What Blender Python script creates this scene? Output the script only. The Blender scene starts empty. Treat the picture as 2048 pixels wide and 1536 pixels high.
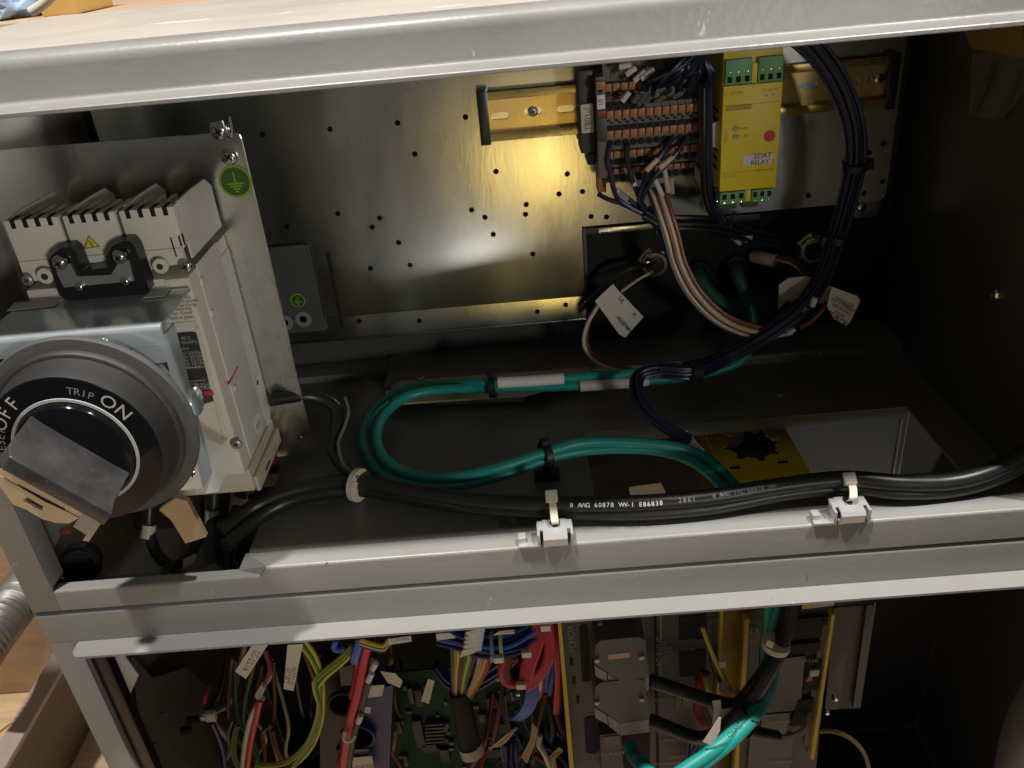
import bpy, bmesh, math, random
from mathutils import Vector, Matrix
from mathutils.geometry import delaunay_2d_cdt
random.seed(7)
scene = bpy.context.scene
col = scene.collection
V = Vector

# ------------------------------------------------------------------ camera
# world: X right along the cabinet front, Y into the cabinet, Z up (metres);
# front plane y = 0, upper cabinet floor z = 0, left outer side x = 0
CR = (V((0.996357, -0.018258, -0.083307)), V((-0.081714, -0.484053, -0.871215)), V((-0.024419, 0.874848, -0.483781)))
CP = V((0.30285, -0.37125, 0.3114))
FOC = 1680.0
cam = bpy.data.cameras.new('camera'); cam_o = bpy.data.objects.new('camera', cam); col.objects.link(cam_o)
r_, d_, f_ = CR
cam_o.matrix_world = Matrix(((r_.x, -d_.x, -f_.x, CP.x), (r_.y, -d_.y, -f_.y, CP.y), (r_.z, -d_.z, -f_.z, CP.z), (0, 0, 0, 1)))
cam.sensor_fit = 'HORIZONTAL'; cam.sensor_width = 36.0; cam.lens = FOC / 2048 * 36
cam.clip_start = 0.01; cam.clip_end = 100
scene.camera = cam_o

# ------------------------------------------------------------------ light
world = bpy.data.worlds.new('World'); scene.world = world; world.use_nodes = True
bg = world.node_tree.nodes['Background']; bg.inputs[0].default_value = (1.0, 0.98, 0.93, 1); bg.inputs[1].default_value = 0.060
def lamp(name, loc, target, size, power, color, size_y=None):
    l = bpy.data.lights.new(name, 'AREA'); l.energy = power; l.color = color; l.size = size
    l.shape = 'RECTANGLE' if size_y else 'DISK'
    if size_y: l.size_y = size_y
    o = bpy.data.objects.new(name, l); col.objects.link(o); o.location = loc
    o.rotation_euler = (V(target) - V(loc)).to_track_quat('-Z', 'Y').to_euler()
    return o
lamp('ceiling_lamp', (-0.30, -0.38, 3.1), (0.3, 0, 0), 0.11, 118, (1, 0.94, 0.87))
lamp('ceiling_lamp', (1.60, -0.42, 3.1), (0.3, 0, 0), 0.11, 100, (1, 0.97, 0.93))
hl = bpy.data.lights.new('hall_lamp', 'SPOT'); hl.energy = 36; hl.color = (1, 0.96, 0.88); hl.shadow_soft_size = 0.11
hl.spot_size = math.radians(23); hl.spot_blend = 0.75
ho = bpy.data.objects.new('hall_lamp', hl); col.objects.link(ho); ho.location = (1.05, -1.5, 0.24)
ho.rotation_euler = (V((0.20, 0.03, 0.185)) - V(ho.location)).to_track_quat('-Z', 'Y').to_euler()
lamp('plate_glint_fill', (0.20, -1.25, -0.50), (0.27, 0.22, 0.08), 0.06, 0.010, (1, 0.98, 0.93), 0.10).data.spread = math.radians(40)  # added unseen source, only there for the pale spot on the back plate
lamp('amber_glint_fill', (0.36, -1.25, -0.20), (0.32, 0.22, 0.15), 0.18, 0.020, (1, 0.68, 0.18), 0.16).data.spread = math.radians(40)  # added unseen source, stands in for yellow clothing mirrored in the plate
scene.view_settings.view_transform = 'Standard'; scene.view_settings.look = 'None'
scene.view_settings.exposure = 0.0; scene.view_settings.gamma = 1.0; scene.view_settings.use_curve_mapping = False

# ------------------------------------------------------------------ pixel -> point on a real plane of the place
def ray(px, py):
    a, b = (px - 1024) / FOC, (py - 768) / FOC
    return r_ * a + d_ * b + f_
def PY(px, py, y):
    q = ray(px, py); return CP + q * ((y - CP.y) / q.y)
def PZ(px, py, z):
    q = ray(px, py); return CP + q * ((z - CP.z) / q.z)
def PX(px, py, x):
    q = ray(px, py); return CP + q * ((x - CP.x) / q.x)

# ------------------------------------------------------------------ materials
def lin(c):
    return tuple((v / 255 / 12.92) if v / 255 <= 0.04045 else ((v / 255 + 0.055) / 1.055) ** 2.4 for v in c)
MATS = {}
def mat(name, color, rough=0.5, metal=0.0, var=0.0, vscale=40.0, bump=0.0, bscale=300.0, coat=0.0, trans=0.0, alpha=1.0, spots=None, stretch=(1, 1, 1), rvar=0.0, spec=0.5):
    m = bpy.data.materials.new(name); m.use_nodes = True; nt = m.node_tree; N = nt.nodes; L = nt.links
    b = N['Principled BSDF']; b.inputs['Roughness'].default_value = rough; b.inputs['Metallic'].default_value = metal
    b.inputs['Base Color'].default_value = (*color, 1); b.inputs['Coat Weight'].default_value = coat
    b.inputs['Specular IOR Level'].default_value = spec
    b.inputs['Transmission Weight'].default_value = trans; b.inputs['Alpha'].default_value = alpha
    if var or bump or rvar or spots:
        tc = N.new('ShaderNodeTexCoord'); mp = N.new('ShaderNodeMapping'); mp.inputs['Scale'].default_value = stretch
        L.new(tc.outputs['Object'], mp.inputs['Vector'])
    base = None
    if var or rvar:
        n = N.new('ShaderNodeTexNoise'); n.inputs['Scale'].default_value = vscale; n.inputs['Detail'].default_value = 7; n.inputs['Roughness'].default_value = 0.65
        L.new(mp.outputs[0], n.inputs['Vector'])
        if var:
            mx = N.new('ShaderNodeMix'); mx.data_type = 'RGBA'
            mx.inputs[6].default_value = (*[c * (1 - var) for c in color], 1); mx.inputs[7].default_value = (*[min(1, c * (1 + var)) for c in color], 1)
            L.new(n.outputs['Fac'], mx.inputs[0]); L.new(mx.outputs[2], b.inputs['Base Color']); base = mx.outputs[2]
        if rvar:
            mr = N.new('ShaderNodeMapRange'); mr.inputs[1].default_value = 0.3; mr.inputs[2].default_value = 0.7
            mr.inputs[3].default_value = max(0.03, rough - rvar); mr.inputs[4].default_value = min(1, rough + rvar)
            L.new(n.outputs['Fac'], mr.inputs[0]); L.new(mr.outputs[0], b.inputs['Roughness'])
    for sp in ([] if not spots else (spots if isinstance(spots, list) else [spots])):
        sc, thr, scol = sp[:3]
        n2 = N.new('ShaderNodeTexNoise'); n2.inputs['Scale'].default_value = sc; n2.inputs['Detail'].default_value = 4; n2.inputs['Roughness'].default_value = 0.7
        m2 = N.new('ShaderNodeMapping'); m2.inputs['Scale'].default_value = sp[3] if len(sp) > 3 else (1, 1, 1); m2.inputs['Location'].default_value = (sc * .37, thr * 9, sc * .11)
        L.new(tc.outputs['Object'], m2.inputs['Vector']); L.new(m2.outputs[0], n2.inputs['Vector'])
        rp = N.new('ShaderNodeMapRange'); rp.inputs[1].default_value = thr; rp.inputs[2].default_value = thr + 0.035
        L.new(n2.outputs['Fac'], rp.inputs[0])
        mx2 = N.new('ShaderNodeMix'); mx2.data_type = 'RGBA'; mx2.inputs[7].default_value = (*scol, 1)
        if base: L.new(base, mx2.inputs[6])
        else: mx2.inputs[6].default_value = (*color, 1)
        L.new(rp.outputs[0], mx2.inputs[0]); L.new(mx2.outputs[2], b.inputs['Base Color']); base = mx2.outputs[2]
    if bump:
        n3 = N.new('ShaderNodeTexNoise'); n3.inputs['Scale'].default_value = bscale; n3.inputs['Detail'].default_value = 3
        L.new(mp.outputs[0], n3.inputs['Vector'])
        bp = N.new('ShaderNodeBump'); bp.inputs['Strength'].default_value = bump; bp.inputs['Distance'].default_value = 0.001
        L.new(n3.outputs['Fac'], bp.inputs['Height']); L.new(bp.outputs[0], b.inputs['Normal'])
    MATS[name] = m
    return m
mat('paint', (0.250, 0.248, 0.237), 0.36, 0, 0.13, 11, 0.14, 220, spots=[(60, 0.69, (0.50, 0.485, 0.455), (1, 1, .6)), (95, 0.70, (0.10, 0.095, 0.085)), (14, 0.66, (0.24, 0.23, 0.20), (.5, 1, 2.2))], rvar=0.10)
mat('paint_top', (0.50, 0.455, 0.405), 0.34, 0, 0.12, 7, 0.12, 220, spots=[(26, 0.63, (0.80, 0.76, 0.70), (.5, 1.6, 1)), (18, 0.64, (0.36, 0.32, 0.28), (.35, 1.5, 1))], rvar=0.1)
mat('paint_wall_shaded', (0.062, 0.062, 0.055), 0.45, 0, 0.25, 9, 0.10, 260, spots=[(120, 0.71, (0.16, 0.155, 0.14))], rvar=0.12)  # cabinet paint again, colour deepened to carry the shade on the walls
mat('paint_in_shaded', (0.145, 0.145, 0.128), 0.33, 0, 0.25, 9, 0.10, 260, spots=[(120, 0.71, (0.32, 0.31, 0.28)), (16, 0.63, (0.13, 0.126, 0.11), (1, .5, 1))], rvar=0.12)  # same cabinet paint, with the interior shade put into its colour
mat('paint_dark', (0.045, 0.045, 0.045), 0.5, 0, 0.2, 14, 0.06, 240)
mat('panel_grey', (0.060, 0.064, 0.064), 0.5, 0, 0.12, 16, 0.08, 300)
mat('black_panel', (0.012, 0.012, 0.012), 0.55, 0, 0.3, 20)
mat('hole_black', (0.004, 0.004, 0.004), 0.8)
mat('galv', (0.64, 0.65, 0.62), 0.21, 1, 0.12, 16, 0.03, 420, rvar=0.05, stretch=(1, 1, 0.25))
mat('zinc', (0.68, 0.68, 0.64), 0.26, 1.0, 0.14, 22, 0.025, 140, rvar=0.08)
mat('bracket_metal', (0.66, 0.74, 0.78), 0.22, 0.65, 0.10, 30, 0.04, 90, rvar=0.07)  # bright bluish reflection is put into a partly diffuse base colour
mat('duct', (0.30, 0.315, 0.32), 0.18, 1.0, 0.04, 6)
mat('chrome', (0.75, 0.74, 0.70), 0.16, 1, 0.1, 60)
mat('steel_dull', (0.42, 0.42, 0.41), 0.42, 0.7, 0.15, 40, 0.1, 300)
mat('conduit_steel', (0.20, 0.195, 0.19), 0.45, 0.5, 0.2, 40)
mat('clip_steel', (0.50, 0.50, 0.50), 0.38, 0.45, 0.1, 60)
mat('gold_rail', (0.72, 0.54, 0.22), 0.30, 0.9, 0.18, 22, 0.06, 180, rvar=0.08)
mat('strip_steel', (0.50, 0.42, 0.24), 0.42, 0.35, 0.25, 30, 0.1, 180)  # gold reflection on the bare steel is mixed into this base colour
mat('rail_dull', (0.42, 0.38, 0.28), 0.40, 0.8, 0.18, 22, 0.06, 180)
mat('copper', (0.80, 0.32, 0.16), 0.35, 0.8)
mat('beige', (0.68, 0.655, 0.56), 0.42, 0, 0.05, 30, 0.06, 500)
mat('beige_side', (0.66, 0.64, 0.59), 0.5, 0, 0.05, 30, 0.05, 500)
mat('cream', (0.55, 0.50, 0.38), 0.45, 0, 0.06, 40)
mat('label_cream', (0.58, 0.55, 0.47), 0.6, 0, 0.06, 60)
mat('label_white', (0.74, 0.73, 0.70), 0.55, 0, 0.04, 60)
mat('label_dark', (0.045, 0.042, 0.042), 0.45)
mat('print_grey', (0.45, 0.44, 0.41), 0.6)
mat('print_dark', (0.03, 0.03, 0.03), 0.6)
mat('print_white', (0.62, 0.62, 0.60), 0.5)
mat('print_dim', (0.25, 0.25, 0.24), 0.5)
mat('print_brown', (0.40, 0.26, 0.02), 0.55)
mat('print_beige', (0.16, 0.14, 0.11), 0.6)
mat('black_plastic', (0.013, 0.013, 0.014), 0.32, 0, 0.2, 60, spots=(420, 0.72, (0.10, 0.10, 0.10)))
mat('dial_gloss', (0.006, 0.006, 0.007), 0.10, 0, 0, 60, coat=0.0, spec=0.35, spots=(500, 0.725, (0.12, 0.12, 0.12)))
mat('knob_grip', (0.042, 0.041, 0.042), 0.15, 0, 0.95, 55, 0.04, 350, spots=(330, 0.69, (0.15, 0.145, 0.14)), rvar=0.12)
mat('gasket', (0.020, 0.0195, 0.0195), 0.55, 0, 0.2, 80, 0.1, 500)
mat('bezel', (0.019, 0.0185, 0.0185), 0.5, 0, 0.15, 80, 0.08, 500)
mat('gasket_edge', (0.065, 0.063, 0.062), 0.7, 0, 0.15, 80, 0.1, 500)
mat('ring_white', (0.42, 0.42, 0.40), 0.35)
mat('tab_beige', (0.62, 0.50, 0.34), 0.30, 0.35, 0.1, 60)
mat('lever_bronze', (0.42, 0.32, 0.22), 0.36, 0.5, 0.12, 80)
mat('yellow_plastic', (0.84, 0.66, 0.020), 0.42, 0, 0.06, 30, 0.04, 500)
mat('yellow_edge', (0.62, 0.44, 0.03), 0.45, 0, 0.1, 40)
mat('yellow_deep', (0.48, 0.29, 0.008), 0.45, 0, 0.12, 30)
mat('green_plastic', (0.14, 0.40, 0.17), 0.45, 0, 0.08, 60)
mat('green_dark', (0.03, 0.11, 0.04), 0.5)
mat('orange_plastic', (0.34, 0.125, 0.05), 0.45, 0, 0.12, 90)
mat('terminal_grey', (0.115, 0.105, 0.09), 0.5, 0, 0.12, 80)
mat('terminal_dark', (0.035, 0.034, 0.032), 0.5)
mat('red_plastic', (0.42, 0.015, 0.02), 0.4, 0, 0.1, 60)
mat('red_dull', (0.17, 0.018, 0.015), 0.5)
mat('sticker_red', (0.62, 0.03, 0.06), 0.5)
mat('sticker_green', (0.03, 0.10, 0.01), 0.35)
mat('sticker_lime', (0.22, 0.33, 0.02), 0.4)
mat('sticker_yellow', (0.75, 0.58, 0.03), 0.45)
mat('teal', (0.010, 0.27, 0.235), 0.44, 0, 0.16, 45, 0.12, 160, spots=[(130, 0.68, (0.16, 0.36, 0.32))])
mat('teal_dark', (0.008, 0.11, 0.075), 0.5, 0, 0.1, 60)
mat('blue_wire', (0.010, 0.018, 0.046), 0.36, 0, 0.2, 80)
mat('blue_violet', (0.017, 0.017, 0.055), 0.4)
mat('bright_blue', (0.02, 0.11, 0.48), 0.4, 0, 0.1, 70)
mat('deep_blue', (0.010, 0.02, 0.12), 0.45)
mat('brown_wire', (0.20, 0.065, 0.02), 0.4, 0, 0.1, 80)
mat('cream_wire', (0.62, 0.50, 0.36), 0.42, 0, 0.06, 80)
mat('red_wire', (0.52, 0.02, 0.05), 0.38, 0, 0.1, 70)
mat('dark_red', (0.14, 0.012, 0.015), 0.45)
mat('yellow_wire', (0.60, 0.46, 0.05), 0.42)
mat('green_wire', (0.06, 0.20, 0.03), 0.45)
mat('pink_wire', (0.48, 0.30, 0.28), 0.45)
mat('white_wire', (0.62, 0.60, 0.55), 0.45)
mat('ochre_wire', (0.30, 0.20, 0.06), 0.5)
mat('cable_black', (0.016, 0.016, 0.016), 0.38, 0, 0.2, 60, 0.05, 400, spec=0.55)
mat('sleeve_black', (0.010, 0.010, 0.010), 0.7, 0, 0.3, 200, 0.5, 900)
mat('tie_white', (0.62, 0.58, 0.44), 0.4)
mat('tie_black', (0.010, 0.010, 0.010), 0.42)
mat('pcb_green', (0.004, 0.050, 0.022), 0.6, 0, 0.3, 60, spec=0.2)
mat('chip_dark', (0.030, 0.034, 0.032), 0.5)
mat('chip_grey', (0.085, 0.095, 0.088), 0.5)
mat('board_grey', (0.060, 0.060, 0.056), 0.5, 0, 0.1, 40, 0.05, 400)
mat('board_light', (0.11, 0.107, 0.10), 0.5, 0, 0.06, 40)
mat('connector_grey', (0.085, 0.085, 0.078), 0.42, 0, 0.1, 60)
mat('connector_pale', (0.24, 0.235, 0.21), 0.45)
mat('clear_pale', (0.60, 0.64, 0.62), 0.12, 0, 0.1, 50, alpha=0.42)
mat('clear_film', (0.5, 0.5, 0.46), 0.15, 0, 0.1, 50, alpha=0.10)
mat('hose_grey', (0.15, 0.148, 0.14), 0.5, 0, 0.1, 20)
mat('wood', (0.64, 0.45, 0.25), 0.6, 0, 0.55, 14, 0.2, 60, stretch=(0.6, 6, 2))
mat('wood_dark', (0.44, 0.31, 0.21), 0.6, 0, 0.5, 14, 0.2, 60, stretch=(0.6, 6, 2))
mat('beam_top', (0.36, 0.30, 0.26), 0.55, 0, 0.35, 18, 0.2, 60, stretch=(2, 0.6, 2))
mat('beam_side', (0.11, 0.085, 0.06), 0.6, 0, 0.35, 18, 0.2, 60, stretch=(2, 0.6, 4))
mat('cloth_blue', (0.33, 0.46, 0.66), 0.8, 0, 0.15, 20, 0.4, 60)
mat('orange_pale', (0.72, 0.48, 0.16), 0.6, 0, 0.1, 20)

# ------------------------------------------------------------------ object helpers
def tag(o, label, cat, group=None):
    o['label'] = label; o['category'] = cat
    if group: o['group'] = group
    return o
def thing(name, label, cat, loc=(0, 0, 0), group=None):
    o = bpy.data.objects.new(name, None); col.objects.link(o); o.location = loc; o.empty_display_size = 0.02
    return tag(o, label, cat, group)
def adopt(o, parent):
    if parent is None: return
    o.parent = parent
    if parent.type == 'EMPTY': o.matrix_parent_inverse = Matrix.Translation(-V(parent.location))
def link(name, me, m, parent=None, smooth=False):
    o = bpy.data.objects.new(name, me); col.objects.link(o)
    if m: me.materials.append(MATS[m])
    if smooth:
        for p in me.polygons: p.use_smooth = True
        try: me.set_sharp_from_angle(angle=math.radians(38))
        except Exception: pass
    adopt(o, parent)
    return o
def obj(name, verts, faces, m, parent=None, smooth=False):
    me = bpy.data.meshes.new(name); me.from_pydata([tuple(v) for v in verts], [], faces); me.update()
    return link(name, me, m, parent, smooth)
def from_bm(name, bm, m, parent=None, smooth=False):
    bmesh.ops.recalc_face_normals(bm, faces=bm.faces)
    me = bpy.data.meshes.new(name); bm.to_mesh(me); bm.free()
    return link(name, me, m, parent, smooth)
def bm_box(bm, c, ax, ay, az, bevel=0.0, seg=2):
    # oriented box: centre and three half-axis vectors
    vs = []
    for sx in (-1, 1):
        for sy in (-1, 1):
            for sz in (-1, 1): vs.append(bm.verts.new(V(c) + V(ax) * sx + V(ay) * sy + V(az) * sz))
    fs = [(0, 1, 3, 2), (4, 6, 7, 5), (0, 4, 5, 1), (2, 3, 7, 6), (0, 2, 6, 4), (1, 5, 7, 3)]
    nf = [bm.faces.new([vs[i] for i in f]) for f in fs]
    if bevel:
        es = list({e for f in nf for e in f.edges})
        bmesh.ops.bevel(bm, geom=es, offset=bevel, segments=seg, profile=0.6, affect='EDGES')
def box(name, x0, x1, y0, y1, z0, z1, m, parent=None, bevel=0.0004):
    bm = bmesh.new()
    bm_box(bm, ((x0 + x1) / 2, (y0 + y1) / 2, (z0 + z1) / 2), ((x1 - x0) / 2, 0, 0), (0, (y1 - y0) / 2, 0), (0, 0, (z1 - z0) / 2), bevel)
    return from_bm(name, bm, m, parent, bevel > 0)
def obox(name, c, ax, ay, az, m, parent=None, bevel=0.0003):
    bm = bmesh.new(); bm_box(bm, c, ax, ay, az, bevel)
    return from_bm(name, bm, m, parent, bevel > 0)
def in_poly(p, poly):
    c = False; n = len(poly)
    for i in range(n):
        a, b = poly[i], poly[i - 1]
        if (a[1] > p[1]) != (b[1] > p[1]) and p[0] < (b[0] - a[0]) * (p[1] - a[1]) / (b[1] - a[1]) + a[0]: c = not c
    return c
def sheet(name, pts, holes, thick, m, parent=None, smooth=False):
    # flat plate: outline (3D points on one plane), holes, thickness vector
    pts = [V(p) for p in pts]; o0 = pts[0]
    n = V((0, 0, 0))
    for i in range(len(pts)):
        a, b = pts[i - 1] - o0, pts[i] - o0; n += a.cross(b)
    n.normalize()
    u = (pts[1] - pts[0]).normalized(); v = n.cross(u)
    loops = [pts] + [[V(p) for p in h] for h in holes]
    l2 = [[V(((p - o0).dot(u), (p - o0).dot(v))) for p in l] for l in loops]
    vs, es = [], []
    for l in l2:
        k = len(vs); vs += l; es += [(k + i, k + (i + 1) % len(l)) for i in range(len(l))]
    r = delaunay_2d_cdt(vs, es, [], 0, 1e-7)
    ov, of = r[0], r[2]
    tri = []
    for f in of:
        c = sum((ov[i] for i in f), V((0, 0))) / 3
        if in_poly(c, l2[0]) and not any(in_poly(c, h) for h in l2[1:]): tri.append(f)
    P3 = [o0 + u * p.x + v * p.y for p in ov]; t = V(thick); nn = len(P3)
    verts = P3 + [p + t for p in P3]
    faces = [tuple(f) for f in tri] + [tuple(i + nn for i in reversed(f)) for f in tri]
    cnt = {}
    for f in tri:
        for i in range(3):
            a, b = f[i], f[(i + 1) % 3]; cnt[(a, b)] = 1
    for (a, b) in cnt:
        if (b, a) not in cnt: faces.append((b, a, a + nn, b + nn))
    o = obj(name, verts, faces, m, parent, False)
    bm = bmesh.new(); bm.from_mesh(o.data); bmesh.ops.recalc_face_normals(bm, faces=bm.faces); bm.to_mesh(o.data); bm.free()
    if smooth: 
        for p in o.data.polygons: p.use_smooth = True
        o.data.set_sharp_from_angle(angle=math.radians(38))
    return o
def quad(name, px, y, thick, m, parent=None):
    ys = y if isinstance(y, (list, tuple)) else [y] * len(px)
    return sheet(name, [PY(p[0], p[1], yy) for p, yy in zip(px, ys)], [], V((0, thick, 0)), m, parent)
def circle(c, u, v, r, n=14, ph=0.0):
    return [V(c) + V(u) * (r * math.cos(ph + 2 * math.pi * i / n)) + V(v) * (r * math.sin(ph + 2 * math.pi * i / n)) for i in range(n)]
def extrude_x(name, prof, x0, x1, m, parent=None, smooth=True):
    n = len(prof); vs = [V((x0, p[0], p[1])) for p in prof] + [V((x1, p[0], p[1])) for p in prof]
    fs = [(i, (i + 1) % n, (i + 1) % n + n, i + n) for i in range(n)] + [tuple(range(n))[::-1], tuple(range(n, 2 * n))]
    o = obj(name, vs, fs, m, parent)
    bm = bmesh.new(); bm.from_mesh(o.data); bmesh.ops.recalc_face_normals(bm, faces=bm.faces); bm.to_mesh(o.data); bm.free()
    if smooth:
        for p in o.data.polygons: p.use_smooth = True
        o.data.set_sharp_from_angle(angle=math.radians(30))
    return o
def catmull(pts, sub=6):
    pts = [V(p) for p in pts]
    if len(pts) == 2: return [pts[0].lerp(pts[1], i / sub) for i in range(sub + 1)]
    q = [pts[0] * 2 - pts[1]] + pts + [pts[-1] * 2 - pts[-2]]; out = []
    for i in range(1, len(q) - 2):
        p0, p1, p2, p3 = q[i - 1:i + 3]
        for k in range(sub):
            t = k / sub; t2, t3 = t * t, t * t * t
            out.append(0.5 * ((2 * p1) + (p2 - p0) * t + (2 * p0 - 5 * p1 + 4 * p2 - p3) * t2 + (3 * p1 - p0 - 3 * p2 + p3) * t3))
    out.append(pts[-1]); return out
def frames(path):
    T = []
    for i in range(len(path)):
        t = path[min(i + 1, len(path) - 1)] - path[max(i - 1, 0)]
        T.append(t.normalized() if t.length > 1e-9 else (T[-1] if T else V((1, 0, 0))))
    up = V((0, 0, 1)) if abs(T[0].z) < 0.9 else V((1, 0, 0))
    n = (up - T[0] * up.dot(T[0])).normalized(); out = []
    for t in T:
        n = (n - t * n.dot(t)).normalized(); out.append((t, n, t.cross(n)))
    return out
def tube_geo(path, rad, sides=9):
    fr = frames(path); vs, fs = [], []
    for i, (p, (t, n, b)) in enumerate(zip(path, fr)):
        r = rad(i / (len(path) - 1)) if callable(rad) else rad
        for k in range(sides):
            a = 2 * math.pi * k / sides; vs.append(p + n * (r * math.cos(a)) + b * (r * math.sin(a)))
    for i in range(len(path) - 1):
        for k in range(sides):
            a, b2 = i * sides + k, i * sides + (k + 1) % sides
            fs.append((a, b2, b2 + sides, a + sides))
    fs.append(tuple(range(sides))[::-1]); fs.append(tuple(range(len(vs) - sides, len(vs))))
    return vs, fs
def tube(name, pts, r, m, parent=None, sides=9, sub=6):
    vs, fs = tube_geo(catmull(pts, sub), r, sides)
    return obj(name, vs, fs, m, parent, True)
def W(*pp):
    return [PY(*p) for p in pp]
def bundle(parent, pts, n, R, r, mats, name='wire', sub=6, twist=0.5, seed=1, fan=None):
    rnd = random.Random(seed); path = catmull(pts, sub); fr = frames(path)
    for k in range(n):
        # sunflower spread over the bundle's cross-section
        rr = R * math.sqrt((k + 0.5) / n); a0 = k * 2.39996; w1, w2 = rnd.uniform(-.5, .5), rnd.uniform(0, 6.28)
        P = []
        for i, (p, (t, nn, b)) in enumerate(zip(path, fr)):
            s = i / (len(path) - 1); a = a0 + twist * s + 0.35 * w1 * math.sin(s * 7 + w2); q = rr * (1 + 0.25 * math.sin(5 * s + w2) * w1)
            if fan: q *= fan(s)
            P.append(p + nn * (q * math.cos(a)) + b * (q * math.sin(a)))
        vs, fs = tube_geo(P, r, 7)
        obj(name, vs, fs, mats[k % len(mats)] if isinstance(mats, (list, tuple)) else mats, parent, True)
def basis(axis):
    a = V(axis).normalized(); u = V((0, 0, 1)) if abs(a.z) < 0.9 else V((1, 0, 0))
    u = (u - a * u.dot(a)).normalized(); return a, u, a.cross(u)
def lathe(name, prof, c, axis, m, parent=None, seg=32, smooth=True, ph=0.0):
    a, u, v = basis(axis); c = V(c); vs, fs = [], []
    for r, h in prof:
        for k in range(seg):
            t = ph + 2 * math.pi * k / seg; vs.append(c + a * h + u * (r * math.cos(t)) + v * (r * math.sin(t)))
    for i in range(len(prof) - 1):
        for k in range(seg):
            k2 = (k + 1) % seg; fs.append((i * seg + k, i * seg + k2, (i + 1) * seg + k2, (i + 1) * seg + k))
    fs.append(tuple(range(seg))[::-1]); fs.append(tuple(range(len(vs) - seg, len(vs))))
    return obj(name, vs, fs, m, parent, smooth)
def screw(c, axis, r, parent, m='chrome', h=None, name='screw', rot=0.4):
    h = h or r * 0.55
    o = lathe(name, [(r, 0), (r, h * .35), (r * .88, h * .7), (r * .55, h * .95), (r * .2, h)], c, axis, m, parent, 16)
    a, u, v = basis(axis); u2 = u * math.cos(rot) + v * math.sin(rot); v2 = a.cross(u2); bm = bmesh.new()
    for q, w in ((u2, v2), (v2, u2)): bm_box(bm, V(c) + a * h * .84, q * r * .5, w * r * .11, a * h * .22)
    from_bm('cross_recess', bm, 'hole_black', o)
    return o
def text(name, s, c, right, up, size, m, parent, lift=0.0002, align='CENTER', squash=1.0):
    cu = bpy.data.curves.new('t', 'FONT'); cu.body = s; cu.size = 1.0; cu.align_x = align; cu.align_y = 'CENTER'; cu.extrude = 0.0; cu.resolution_u = 3
    t = bpy.data.objects.new('t', cu); me = bpy.data.meshes.new_from_object(t); bpy.data.objects.remove(t); bpy.data.curves.remove(cu)
    R_, U_ = V(right).normalized(), V(up).normalized(); n = R_.cross(U_)
    for v in me.vertices: v.co = V(c) + R_ * (v.co.x * size * squash) + U_ * (v.co.y * size) + n * lift
    me.name = name
    return link(name, me, m, parent)
XA, YA, ZA = V((1, 0, 0)), V((0, 1, 0)), V((0, 0, 1))
FRONT = V((0, -1, 0))

# ================================================================== UPPER CABINET
XI, XO, BP = 0.583, 0.600, 0.220      # inner right wall, outer width, mounting plate depth
ZT = 0.2795
z1 = 0.5 * (PY(0, 211, 0).z + PY(1728, 53, 0).z)
yo = PZ(1000, 136, z1).y
cab = thing('upper_cabinet', 'grey painted open cabinet holding the rotary switch and terminals', 'cabinet', (0, 0, -0.0205))
def arc(cy, cz, r, a0, a1, n=5):
    return [(cy + r * math.cos(math.radians(a0 + (a1 - a0) * i / n)), cz + r * math.sin(math.radians(a0 + (a1 - a0) * i / n))) for i in range(n + 1)]
R6 = 0.006
extrude_x('top_rim', [(0.020, ZT), ] + arc(R6, ZT - R6, R6, 90, 180) + arc(-0.0015, z1 + 0.0015, 0.0015, 0, -90, 3)
          + [(yo + .0004, z1), (yo, z1 - 0.0004), (yo, z1 - 0.0016), (yo + .0004, z1 - 0.002), (0.0005, z1 - 0.002), (0.0018, z1 - 0.0005), (0.0018, ZT - R6), (R6, ZT - 0.0018), (0.020, ZT - 0.0018)], 0.0, XO, 'paint', cab)
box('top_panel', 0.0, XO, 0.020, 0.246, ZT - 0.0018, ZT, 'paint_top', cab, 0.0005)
box('side_panel', 0.0, 0.0016, 0.0, 0.246, -0.0200, ZT - 0.007, 'paint', cab, 0.0003)
box('side_panel', XI, XI + 0.0016, 0.003, 0.246, -0.0200, ZT - 0.002, 'paint_wall_shaded', cab, 0.0003)
box('back_wall', 0.0017, XI, 0.2440, 0.2458, -0.0200, ZT - 0.002, 'paint_wall_shaded', cab, 0.0003)
# left post: front flange and its return
PW = 0.0170
box('post', 0.0, PW, -0.0002, 0.0014, -0.0205, z1 + 0.002, 'paint', cab, 0.0005)
box('post_return', PW - 0.0015, PW + 0.0001, 0.0014, 0.0150, -0.0040, z1 + 0.002, 'paint', cab, 0.0004)
xk = PY(531, 1138, 0).x
extrude_x('bottom_rim', [(0, -0.0205)] + arc(0.0018, -0.0018, 0.0018, 180, 90) + [(0.0140, 0), (0.0140, -0.0015), (0.0025, -0.0015), (0.0015, -0.0025), (0.0015, -0.0205)], xk, XO, 'paint', cab)
zk = -0.0060
extrude_x('bottom_rim', [(0, -0.0205)] + arc(0.0015, zk - 0.0015, 0.0015, 180, 90) + [(0.0075, zk), (0.0075, zk - 0.0015), (0.0025, zk - 0.0015), (0.0015, zk - 0.0025), (0.0015, -0.0205)], PW, xk - 0.0045, 'paint', cab)
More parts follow.
